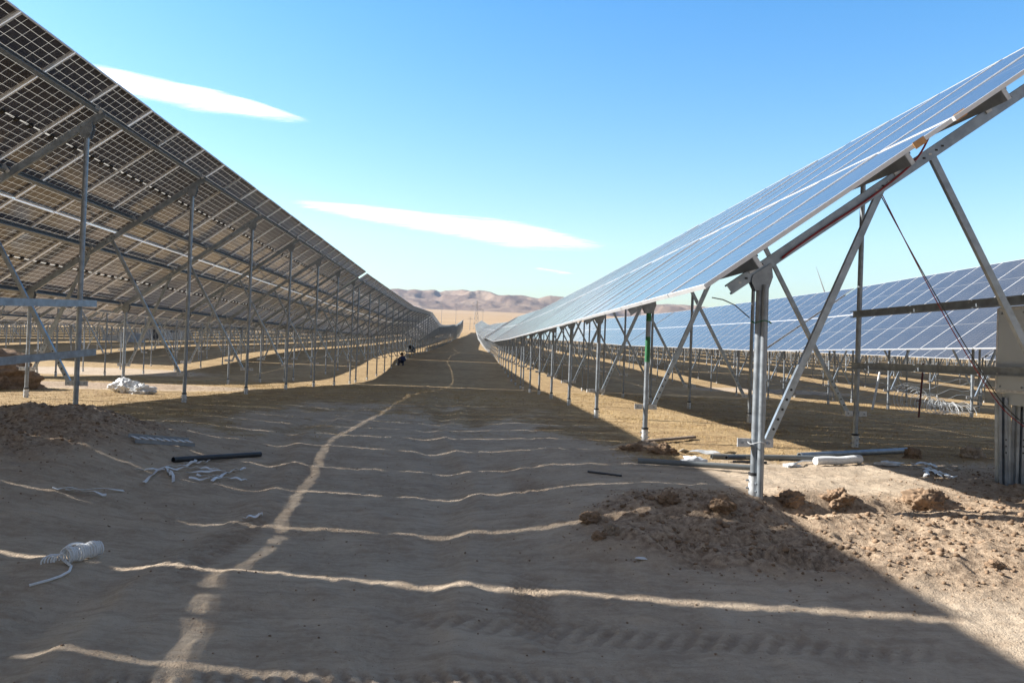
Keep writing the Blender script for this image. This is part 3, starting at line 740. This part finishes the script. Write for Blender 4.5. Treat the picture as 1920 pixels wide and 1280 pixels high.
# ribbed roll with a lead
mb = MB(); a, b = gp(*settle(3.55, 8.36), .045), gp(*settle(4.14, 8.62), .045)
mb.tube([a.lerp(b, t) + Vector((0, 0, .004 * math.sin(t * 9))) for t in np.linspace(0, 1, 61)], [(.040 + .004 * (i % 2)) * (1.15 if i > 55 else 1) for i in range(61)], M['white_plastic'], 12)
mb.tube([gp(3.2, 8.2, .012), gp(3.36, 8.38, .03), gp(3.5, 8.58, .035), gp(3.66, 8.72, .02), gp(3.9, 8.85, .015)], .009, M['white_plastic'], 6)
tag(mb.obj('ribbed_roll'), 'white ribbed roll lying in the sun behind the dug soil', 'roll')
def lump(name, x, y, s, m, lab, cat, seed, dz=0., squash=.7, sub=3, rough=.35, grp=None, fr=1.0, jag=0.):
    bm = bmesh.new(); bmesh.ops.create_icosphere(bm, subdivisions=sub, radius=1)
    for v in bm.verts:
        p = v.co.copy(); k = 1 + rough * mnoise.noise(p * 1.3 * fr + Vector((seed * 3.1, seed, 0))) + rough * .45 * mnoise.noise(p * 3.7 * fr + Vector((0, seed * 2.3, 5))) + rough * .25 * mnoise.noise(p * 9 + Vector((seed, 0, 0)))
        if jag: k += jag * (mnoise.voronoi(p * 1.9 + Vector((seed, 2 * seed, 0)))[0][0] - .45) + jag * .5 * (mnoise.voronoi(p * 4.5 + Vector((seed, 0, seed)))[0][0] - .4) + jag * .3 * mnoise.noise(p * 17)
        v.co = Vector((p.x * s[0] * k, p.y * s[1] * k, p.z * s[2] * k))
    me = bpy.data.meshes.new(name); bm.to_mesh(me); bm.free(); me.materials.append(M[m]); me.polygons.foreach_set('use_smooth', [True] * len(me.polygons))
    return tag(link(name, me, None, (x, y, gz(x, y) + dz)), lab, cat, grp)
lump('plastic_bag', 2.23, 8.10, (.12, .07, .05), 'white_plastic', 'crumpled white plastic bag behind the grey pipe', 'bag', 3, .03, rough=.6, fr=1.8)
lump('plastic_bag', 4.46, 8.66, (.13, .08, .025), 'white_plastic', 'flattened pale plastic scrap in shade past the white roll', 'plastic scrap', 5, .02, rough=.8, fr=2)
lump('plastic_bag', 3.28, 8.30, (.08, .05, .022), 'white_plastic', 'small torn white scrap at the end of the roll lead', 'plastic scrap', 9, .015, rough=.8, fr=2)
lump('plastic_bag', 1.1, 5.15, (.035, .02, .006), 'white_plastic', 'tiny white scrap at the foot of the shaded soil heap', 'plastic scrap', 12, .01, rough=.5)
strap([(-1.30, 4.97), (-1.26, 5.02), (-1.22, 5.1), (-1.24, 5.16)], 'crumpled shiny scrap lying alone on the shaded track', None, .010, 'alu')
strap([(2.36, 9.13), (2.55, 9.12), (2.75, 9.02), (2.95, 9.05)], 'dull clear plastic strip lying on the sunny dry grass', None, .035, 'galv_pale')
lump('sack', -7.22, 17.9, (.26, .2, .16), 'white_plastic', 'full white sack slumped beside a post under the shading table', 'sack', 21, .12, rough=.4, jag=.22, sub=5)
lump('sack', -6.85, 17.75, (.24, .16, .11), 'white_plastic', 'limp crumpled white sack lying against the fuller one', 'sack', 23, .07, rough=.7, fr=1.6, jag=.3, sub=5)
pl = MB(); a, b = gp(2.20, 10.20, .03), gp(3.0, 10.95, .03); pl.sweep(a, b, [(-.016, -.03), (.016, -.03), (.016, .03), (-.016, .03)], M['wood'], (0, 0, 1)); tag(pl.obj('plank', smooth=False), 'narrow dark plank lying on dry grass by the second front post', 'plank')

# clods and stones one can tell apart
CL = [(1.47, 5.95, (.075, .07, .05), 'soil', 'tall squared block of dug earth on the shaded heap', .03), (1.80, 5.80, (.08, .075, .055), 'soil', 'rounded block of dug earth on the shaded heap beside the nearest post', .04),
      (.87, 4.92, (.04, .04, .05), 'stone', 'pale pointed stone at the edge of the shaded heap', .02), (.80, 5.30, (.065, .06, .045), 'soil', 'dark round clod at the tip of the shaded heap', .02),
      (.78, 4.78, (.045, .04, .035), 'soil', 'small dark clod in front of the shaded heap', .01), (3.50, 6.22, (.14, .11, .10), 'soil', 'big brown clod with its near side shaded, on the sunny dug soil', .03),
      (2.88, 6.35, (.10, .08, .07), 'soil', 'middle-sized clod on the lip of the sunny dug soil', .02), (2.45, 6.22, (.10, .075, .065), 'soil', 'clod behind the first hole beside the nearest post', .02),
      (2.83, 4.33, (.05, .04, .035), 'soil', 'lone dark clod on the sunny bare soil', .01), (5.91, 9.52, (.12, .09, .10), 'stone', 'pale stone lying in shade left of the cable guards', .05),
      (5.10, 9.33, (.10, .08, .08), 'soil', 'dark stone lying past the end of the bluish steel tube', .03), (2.15, 9.15, (.14, .10, .07), 'soil', 'heap of dark soil at the foot of the second front post', .02),
      (1.86, 9.3, (.12, .08, .05), 'soil', 'low crumb of soil beside the second front post', .01)]
for i, (x, y, s_, m_, lab, dz) in enumerate(CL): x, y = settle(x, y); lump('stone' if m_ == 'stone' else 'dirt_clod', x, y, s_, m_, lab, 'stone' if m_ == 'stone' else 'clod', 31 + i * 1.7, dz - .32 * s_[2], sub=5, rough=.45, jag=.55)
lump('dirt_heap', -11.3, 17.9, (2.0, 1.5, 1.0), 'soil', 'large brown heap of dug earth under the shading table', 'earth heap', 77, -.05, sub=6, rough=.22, jag=.24)

# small loose soil crumbs: beyond counting
def crumbs():
    N = 16000; x = rng.uniform(-5.5, 6.8, N * 6); y = 2.3 + 9 * rng.random(N * 6) ** 1.5
    pr = .05 + .95 * clodmask(x, y); k = rng.random(N * 6) < pr; x, y = x[k][:N], y[k][:N]; z = height(x, y); cmk = clodmask(x, y)
    sz = (.002 + .006 * rng.random(len(x)) ** 4 + .020 * cmk * rng.random(len(x)) ** 7)
    bm = bmesh.new(); bmesh.ops.create_icosphere(bm, subdivisions=1, radius=1); bv = np.array([v.co[:] for v in bm.verts]); bf = np.array([[v.index for v in f.verts] for f in bm.faces]); bm.free()
    V = []; 
    for i in range(len(x)):
        kk = 1 + .35 * (rng.random((len(bv), 1)) - .5) * 2; V.append(bv * kk * sz[i] * np.array([1.1, 1.0, .75]) + np.array([x[i], y[i], z[i] + sz[i] * .25]))
    V = np.concatenate(V); F = (bf[None] + (np.arange(len(x)) * len(bv))[:, None, None]).reshape(-1, 3)
    me = bpy.data.meshes.new('soil_crumbs'); me.vertices.add(len(V)); me.vertices.foreach_set('co', V.ravel()); me.loops.add(F.size); me.loops.foreach_set('vertex_index', F.ravel().astype(np.int32))
    me.polygons.add(len(F)); me.polygons.foreach_set('loop_start', np.arange(0, F.size, 3, dtype=np.int32)); me.polygons.foreach_set('loop_total', np.full(len(F), 3, dtype=np.int32)); me.update(calc_edges=True)
    me.materials.append(M['soil']); tag(link('soil_crumbs', me), kind='stuff')
crumbs()
# short dry grass
def grass():
    N = 170000; x = rng.uniform(-14, 15, N * 3); y = 7.2 + 25 * rng.random(N * 3) ** 1.6
    d = dirtmask(x, y); tuft = fbm(x * 3.1, y * 3.1, 3, 55); k = (rng.random(N * 3) < (1 - d) ** 2 * (.25 + 1.3 * np.clip(tuft + .15, 0, 1))) & (np.abs(x) < y * .72 + .5)
    x, y = x[k][:N], y[k][:N]; n = len(x); z = height(x, y) - .004
    h = .008 + .026 * rng.random(n) ** 2.6 + .012 * (fbm(x * 1.3, y * 1.3, 2, 57) > .25); a = rng.random(n) * 6.283; wd = .0022 + .0022 * rng.random(n) + .00010 * y
    lean = rng.normal(0, .8, (n, 2)) * h[:, None]
    p = np.stack([x, y, z], -1); dx = np.stack([np.cos(a) * wd, np.sin(a) * wd, 0 * a], -1)
    V = np.stack([p - dx, p + dx, p + np.concatenate([lean, h[:, None]], 1)], 1).reshape(-1, 3); F = np.arange(3 * n, dtype=np.int32)
    me = bpy.data.meshes.new('dry_grass'); me.vertices.add(3 * n); me.vertices.foreach_set('co', V.ravel()); me.loops.add(3 * n); me.loops.foreach_set('vertex_index', F)
    me.polygons.add(n); me.polygons.foreach_set('loop_start', np.arange(0, 3 * n, 3, dtype=np.int32)); me.polygons.foreach_set('loop_total', np.full(n, 3, dtype=np.int32)); me.update(calc_edges=True)
    m, t, b, out = mat('dry grass blades'); tc = t.new('ShaderNodeTexCoord').outputs['Object']
    t.l.new(t.mix(t.ramp(t.noise(tc, 60, 2), (.3, .7)), (.36, .25, .115), (.58, .44, .235)), b.inputs['Base Color']); b.inputs['Roughness'].default_value = .9; b.inputs['Specular IOR Level'].default_value = .1
    me.materials.append(m); tag(link('dry_grass', me), kind='stuff')
grass()

# ------------------------------------------------------------------ wire fence, posts and loose coil beyond the first table
def stake(x, y, dx, h, r, m, name, lab, cat):
    g = gz(x, y); mb = MB(); mb.tube([(0, 0, -.2), (dx, 0, h)], r, M[m], 8)
    if m == 'rust': mb.tube([(-.06, 0, .38), (.05, 0, .38)], .012, M[m], 6)
    return tag(mb.obj(name, None, (x, y, g)), lab, cat)
stake(10.33, 18.73, .09, 1.25, .022, 'rust', 'fence_stake', 'dark red iron stake standing in the wire beyond the first table', 'stake')
stake(11.12, 22.6, .22, 1.05, .032, 'galv_pale', 'fence_stake', 'pale leaning stake left of the loose wire coil', 'stake')
def wires():
    mb = MB()
    for k in range(6):
        z0 = .25 + .14 * k; P = []
        for i in range(46):
            t = i / 45; x = 8.6 + 4.6 * t; y = 25.2 - 4.2 * t; P.append(gp(x, y, z0 * (1 - .25 * math.sin(t * math.pi)) + .05 * math.sin(i * 1.3 + k * 2) + .04 * math.sin(i * .4 + k)))
        mb.tube(P, .005, M['galv'], 4)
    tag(mb.obj('wire_strands'), 'sagging strands of barbed wire strung beyond the first table', 'wire fence')
    mb = MB(); rnd = random.Random(4)
    for k in range(13):
        cx = 11.45 + .09 * k; cy = 21.4 + .02 * k; rr = .36 - .017 * k + .05 * rnd.random(); tl_ = rnd.uniform(-.5, .5)
        mb.tube([Vector((cx + rr * .85 * math.cos(a + .1 * tl_) + .05 * a / 6, cy - rr * math.cos(a) * .25 * (1 + tl_), gz(cx, cy) + rr * .95 + rr * math.sin(a))) for a in np.linspace(0, 6.6, 30)], .006, M['galv_pale'], 4)
    for k in range(16):
        rr = rnd.uniform(.1, .3); cx, cy = 12.55 + rnd.uniform(-.25, .3), 21.3 + rnd.uniform(-.2, .2); q = rnd.uniform(-.6, .6)
        mb.tube([Vector((cx + rr * 1.4 * math.cos(a), cy + rr * math.sin(a), gz(cx, cy) + .16 + .12 * math.sin(a + q) + .06 * math.sin(3 * a))) for a in np.linspace(0, 6.3, 22)], .006, M['galv_pale'], 4)
    tag(mb.obj('wire_coil'), 'loose coil of razor wire dumped on dry grass beyond the first table', 'wire coil')
wires()
lump('dirt_clod', 14.6, 19.6, (.26, .18, .14), 'dark_heap', 'low dark lump on the grass beyond the wire coil', 'clod', 91, .05)

# ------------------------------------------------------------------ things farther off
def person(x, y, rz):
    bm = bmesh.new(); sk = bm.verts.layers.skin.verify()
    J = dict(pel=(0, 0, .20, .15), waist=(0, .05, .38, .13), chest=(0, .14, .55, .15), neck=(0, .2, .68, .06), head=(0, .24, .80, .10), top=(0, .25, .90, .07),
             kl=(-.14, .42, .46, .075), al=(-.15, .40, .08, .05), fl=(-.15, .54, .05, .04), kr=(.14, .40, .44, .075), ar=(.16, .42, .08, .05), fr=(.16, .56, .05, .04),
             sl=(-.18, .15, .60, .065), el=(-.26, .30, .42, .05), hl=(-.1, .44, .44, .038), sr=(.18, .15, .60, .065), er=(.27, .28, .40, .05), hr=(.1, .46, .43, .038))
    E = 'pel-waist waist-chest chest-neck neck-head head-top pel-kl kl-al al-fl pel-kr kr-ar ar-fr chest-sl sl-el el-hl chest-sr sr-er er-hr'.split()
    V = {}
    for k, q in J.items(): V[k] = bm.verts.new(q[:3]); V[k][sk].radius = (q[3], q[3]); V[k][sk].use_root = (k == 'pel')
    for e in E: a, b = e.split('-'); bm.edges.new((V[a], V[b]))
    me = bpy.data.meshes.new('person_raw'); bm.to_mesh(me); bm.free(); o = link('person', me, None, (x, y, gz(x, y) - .04), (0, 0, rz))
    o.modifiers.new('skin', 'SKIN'); o.modifiers.new('sub', 'SUBSURF').levels = 2
    dg = bpy.context.evaluated_depsgraph_get(); nm = bpy.data.meshes.new_from_object(o.evaluated_get(dg)); o.modifiers.clear(); o.data = nm; nm.name = 'person'
    nm.materials.clear(); nm.materials.append(M['cloth_blue']); nm.materials.append(M['skin'])
    for p in nm.polygons: p.material_index = 1 if (p.center.z > .68 or (p.center - Vector((0, .46, .43))).length < .10) else 0; p.use_smooth = True
    tag(o, 'person in dark blue clothes sitting hunched beside the posts down the track', 'person')
    mb = MB(); vs = []
    mb.tube([(0, .235, .80), (0, .225, .87), (0, .225, .925), (0, .23, .945)], [.108, .112, .085, .02], M['hair'], 12); mb.obj('hair', o)
person(-4.62, 57.5, .4)
lump('covered_heap', -6.2, 86., (.5, .9, .5), 'dark_heap', 'black covered heap among the posts far down the track', 'covered heap', 61, .2, rough=.35)
def cabin(x, y, rz):
    g = gz(x, y); r_ = link('site_cabin', None, None, (x, y, g), (0, 0, rz)); tag(r_, 'white site cabin with a dark window seen far under the shading tables', 'cabin')
    mb = MB(); mb.box((0, 0, 1.35), (3.0, 1.3, 1.35), M['wall_white']); mb.obj('wall', r_, smooth=False)
    mb = MB(); mb.box((0, 0, 2.78), (3.15, 1.45, .08), M['blue_tarp']); mb.obj('roof', r_, smooth=False)
    mb = MB(); mb.box((.9, -1.32, 1.6), (.5, .03, .6), M['cabin_dark']); mb.obj('window', r_, smooth=False)
    mb = MB(); mb.box((-1.2, -1.32, 1.05), (.45, .03, 1.0), M['cabin_dark']); mb.obj('door', r_, smooth=False)
cabin(-41.5, 116., .3)
for k, (x, y, n, lab) in enumerate(((-35.0, 88., 3, 'low stack of pale blue-wrapped panels under the far tables'), (-37.5, 90., 2, 'lower stack of pale blue-wrapped panels beside the taller one'))):
    g = gz(x, y); mb = MB()
    for i in range(n): mb.box((.04 * (i % 2), 0, .12 + .34 * i), (1.15, .6, .165), M['blue_tarp'], .03 * i)
    for sx in (-.9, 0, .9): mb.box((sx, 0, -.1), (.06, .6, .055), M['wood'])
    tag(mb.obj('panel_stack', None, (x, y, g), (0, 0, .2), smooth=False), lab, 'stack')
# transmission line on the steppe
def pylon(x, y, h, lab):
    g = gz(x, y); mb = MB(); q = [(-1, -1), (1, -1), (1, 1), (-1, 1)]; zs = [0, .2, .38, .54, .68, .80, .90, 1.0]; wd = [.10, .082, .066, .051, .038, .028, .024, .010]
    r_ = .16
    for k in range(len(zs) - 1):
        for j in range(4):
            A = lambda kk, jj: Vector((q[jj % 4][0] * wd[kk] * h, q[jj % 4][1] * wd[kk] * h, zs[kk] * h))
            mb.tube([A(k, j), A(k + 1, j)], r_, M['lattice'], 4); mb.tube([A(k, j), A(k + 1, j + 1)], r_ * .55, M['lattice'], 4); mb.tube([A(k, j + 1), A(k + 1, j)], r_ * .55, M['lattice'], 4); mb.tube([A(k + 1, j), A(k + 1, j + 1)], r_ * .5, M['lattice'], 4)
    o = mb.obj('pylon', None, (x, y, g - .3)); tag(o, lab, 'pylon')
    for zz, s_ in ((.68, .22), (.80, .18), (.90, .14)):
        c = MB()
        for sg in (-1, 1):
            c.tube([(0, -.5, zz * h), (sg * s_ * h, 0, zz * h + .2)], r_ * .7, M['lattice'], 4); c.tube([(0, .5, zz * h), (sg * s_ * h, 0, zz * h + .2)], r_ * .7, M['lattice'], 4); c.tube([(0, 0, (zz + .05) * h), (sg * s_ * h, 0, zz * h + .3)], r_ * .6, M['lattice'], 4)
        c.obj('cross_arm', o)
pylon(4.6, 900., 31., 'tall lattice pylon on the steppe straight beyond the end of the track')
pylon(182., 900., 31., 'lattice pylon on the hillside seen beneath the nearest glass table')
def pole(x, y, h, lab):
    g = gz(x, y); mb = MB(); mb.tube([(0, 0, -.5), (0, 0, h)], [.22, .14], M['lattice'], 6); mb.tube([(-2.2, 0, h * .86), (2.2, 0, h * .86)], .11, M['lattice'], 5); mb.tube([(-1.6, 0, h * .96), (1.6, 0, h * .96)], .09, M['lattice'], 5)
    tag(mb.obj('power_pole', None, (x, y, g)), lab, 'power pole')
pole(-32., 880., 26., 'slim power pole farthest from the lattice pylon, above the shading row'); pole(-16.6, 860., 22., 'slim power pole between the lattice pylon and the farthest pole')
pole(12., 930., 22., 'slim power pole just beyond the lattice pylon'); pole(-1.5, 700., 11., 'short power pole before the lattice pylon')
# wind turbine beyond the far rows: only a blade tip clears the panels
def turbine(x, y):
    g = gz(x, y); hub = 46.7 - g; r_ = link('wind_turbine', None, None, (x, y, g)); tag(r_, 'distant wind turbine, one pale blade tip rising over the blue panels', 'wind turbine')
    mb = MB(); mb.tube([(0, 0, -1), (0, 0, hub - 1)], [2.1, 1.2], M['turbine'], 16); mb.obj('tower', r_)
    mb = MB(); mb.tube([(0, -3.2, hub), (0, -1, hub), (0, 3, hub), (0, 5, hub)], [.5, 1.5, 1.6, 1.2], M['turbine'], 12); mb.obj('nacelle', r_)
    for k in range(3):
        a = R(110.8) + k * 2 * math.pi / 3; d = Vector((math.cos(a), 0, math.sin(a))); mb = MB()
        mb.tube([Vector((0, -3.4, hub)) + d * s_ for s_ in (0, 3, 8, 20, 32, 40)], [.6, .7, .9, .5, .3, .08], M['turbine'], 8); mb.obj('blade', r_)
turbine(313.5, 720.)

# ------------------------------------------------------------------ dry air between here and the mountains
mh = bpy.data.materials.new('haze'); mh.use_nodes = True; th = NT(mh); th.n.remove(th.n['Principled BSDF'])
pv = th.new('ShaderNodeVolumePrincipled'); pv.inputs['Color'].default_value = (.50, .69, 1, 1); pv.inputs['Density'].default_value = 5.0e-5; pv.inputs['Anisotropy'].default_value = .2
th.l.new(pv.outputs[0], th.n['Material Output'].inputs['Volume'])
mb = MB(); zt = 620.; mb.box((0, 3900, (zt - 40) / 2), (7400, 4400, (zt + 40) / 2), mh)
tag(mb.obj('haze', smooth=False), kind='stuff')

# ------------------------------------------------------------------ clouds: lens-shaped, high and far
def cloud_material():
    m, t, b, out = mat('cloud'); tc = t.new('ShaderNodeTexCoord').outputs['Object']
    at = t.new('ShaderNodeAttribute', attribute_name='core').outputs['Fac']
    mp = t.new('ShaderNodeMapping'); mp.inputs['Scale'].default_value = (.0011, .0042, .001); t.l.new(tc, mp.inputs[0])
    n = t.noise(mp.outputs[0], 1., 7, .68)
    a = t.math('MULTIPLY', t.ramp(t.math('ADD', at, t.math('MULTIPLY', t.math('SUBTRACT', n, .5), 1.5)), (.12, 1.0)), t.math('MULTIPLY', t.ramp(at, (.0, .35)), .88))
    d = t.new('ShaderNodeBsdfDiffuse'); d.inputs[0].default_value = (.93, .93, .93, 1); tr = t.new('ShaderNodeBsdfTranslucent'); tr.inputs[0].default_value = (.93, .93, .93, 1)
    ad = t.new('ShaderNodeMixShader'); ad.inputs[0].default_value = .85; t.l.new(d.outputs[0], ad.inputs[1]); t.l.new(tr.outputs[0], ad.inputs[2])
    tp = t.new('ShaderNodeBsdfTransparent'); mx = t.new('ShaderNodeMixShader'); t.l.new(a, mx.inputs[0]); t.l.new(tp.outputs[0], mx.inputs[1]); t.l.new(ad.outputs[0], mx.inputs[2]); t.l.new(mx.outputs[0], out.inputs[0])
    return m
CM = cloud_material()
def cloud(pts, alt, lab, dens=1.):
    """pts: (azimuth deg, elevation deg, half height deg) along the axis of a thin lens floating at one altitude"""
    n, k = 90, 29; az = np.array([p[0] for p in pts]); t = np.linspace(az[0], az[-1], n); el = np.interp(t, az, [p[1] for p in pts]); hh = np.interp(t, az, [p[2] for p in pts])
    ker = np.ones(9) / 9; hh = np.convolve(np.pad(hh, 4, 'edge'), ker, 'valid'); el = np.convolve(np.pad(el, 4, 'edge'), ker, 'valid')
    V, C, F = [], [], []
    for side in (1, -1):
        o = len(V)
        for i in range(n):
            a = R(t[i]); e_ = min(1., 4.5 * min(i, n - 1 - i) / n)
            for j in range(k):
                v = -1 + 2 * j / (k - 1); e = R(el[i] + v * hh[i] * 1.5); dist = alt / math.tan(e); rim_ = max(0., 1 - v * v)
                V.append((dist * math.sin(a), dist * math.cos(a), alt + side * (55 if side > 0 else 25) * rim_ * e_))
                C.append(dens * e_ * rim_ ** 1.35 * (1. if side > 0 else .30))
        F += [(o + i * k + j, o + i * k + j + 1, o + (i + 1) * k + j + 1, o + (i + 1) * k + j) for i in range(n - 1) for j in range(k - 1)]
    c0 = Vector(V[len(V) // 4]); V = [tuple(Vector(q) - c0) for q in V]
    me = bpy.data.meshes.new('cloud'); me.from_pydata(V, [], F); me.polygons.foreach_set('use_smooth', [True] * len(F)); at = me.attributes.new('core', 'FLOAT', 'POINT'); at.data.foreach_set('value', np.array(C, np.float32)); me.materials.append(CM)
    tag(link('cloud', me, None, c0), lab, 'cloud', 'streaks of lens-shaped cloud')
cloud([(-27, 15.7, .5), (-23, 15.25, .68), (-20, 15.1, .66), (-17, 14.98, .58), (-14, 14.7, .40), (-10.6, 14.35, .1)], 2600., 'upper white lens-shaped cloud meeting the edge of the shading table')
cloud([(-13.6, 9.35, .12), (-11, 9.12, .32), (-6, 8.75, .5), (-1, 8.3, .62), (2, 8.0, .80), (5, 7.7, .62), (7.5, 7.42, .40), (10.3, 7.25, .12)], 2400., 'long white streak of cloud slanting across mid sky')
cloud([(3.8, 5.72, .05), (5, 5.58, .1), (6.2, 5.42, .1), (7.4, 5.3, .04)], 2300., 'faint short wisp of cloud low above the nearest glass table', .5)

# ------------------------------------------------------------------ light, sky, view
w = bpy.data.worlds.new('World'); sc.world = w; w.use_nodes = True
nt = w.node_tree; bg = nt.nodes['Background']
sky = nt.nodes.new('ShaderNodeTexSky'); sky.sky_type = 'NISHITA'; sky.sun_disc = False
sky.sun_elevation = math.asin(SUN.z); sky.sun_rotation = math.atan2(SUN.x, SUN.y)
sky.altitude = 0; sky.air_density = 1.35; sky.dust_density = .55; sky.ozone_density = 1.6
SW = NT(w)
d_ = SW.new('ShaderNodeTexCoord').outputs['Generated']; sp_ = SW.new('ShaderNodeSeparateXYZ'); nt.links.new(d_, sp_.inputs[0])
# bluest low ahead; unseen sky overhead and behind greyed and dimmed to deepen shade
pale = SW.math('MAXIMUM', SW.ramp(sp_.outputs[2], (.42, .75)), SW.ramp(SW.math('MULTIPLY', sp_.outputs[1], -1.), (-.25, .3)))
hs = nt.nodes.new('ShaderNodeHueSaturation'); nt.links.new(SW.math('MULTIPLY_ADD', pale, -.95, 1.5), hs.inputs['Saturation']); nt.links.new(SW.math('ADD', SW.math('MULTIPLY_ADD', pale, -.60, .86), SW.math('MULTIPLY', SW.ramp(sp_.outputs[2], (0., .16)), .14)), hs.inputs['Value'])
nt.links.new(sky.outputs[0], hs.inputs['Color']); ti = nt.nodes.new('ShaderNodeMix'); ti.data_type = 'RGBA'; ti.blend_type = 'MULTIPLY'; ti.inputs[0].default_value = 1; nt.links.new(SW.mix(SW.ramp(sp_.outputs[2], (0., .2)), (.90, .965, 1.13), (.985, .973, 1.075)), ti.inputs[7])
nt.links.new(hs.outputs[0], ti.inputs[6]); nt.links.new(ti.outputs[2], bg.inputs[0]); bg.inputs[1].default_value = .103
sl = bpy.data.lights.new('sun', 'SUN'); sl.energy = 5.0; sl.angle = R(.53); sl.color = (1, .955, .89)
so = link('sun', sl); so.rotation_euler = SUN.to_track_quat('Z', 'Y').to_euler()
sc.view_settings.view_transform = 'Standard'; sc.view_settings.look = 'None'
sc.view_settings.exposure = 1.15
sc.cycles.max_bounces = 8
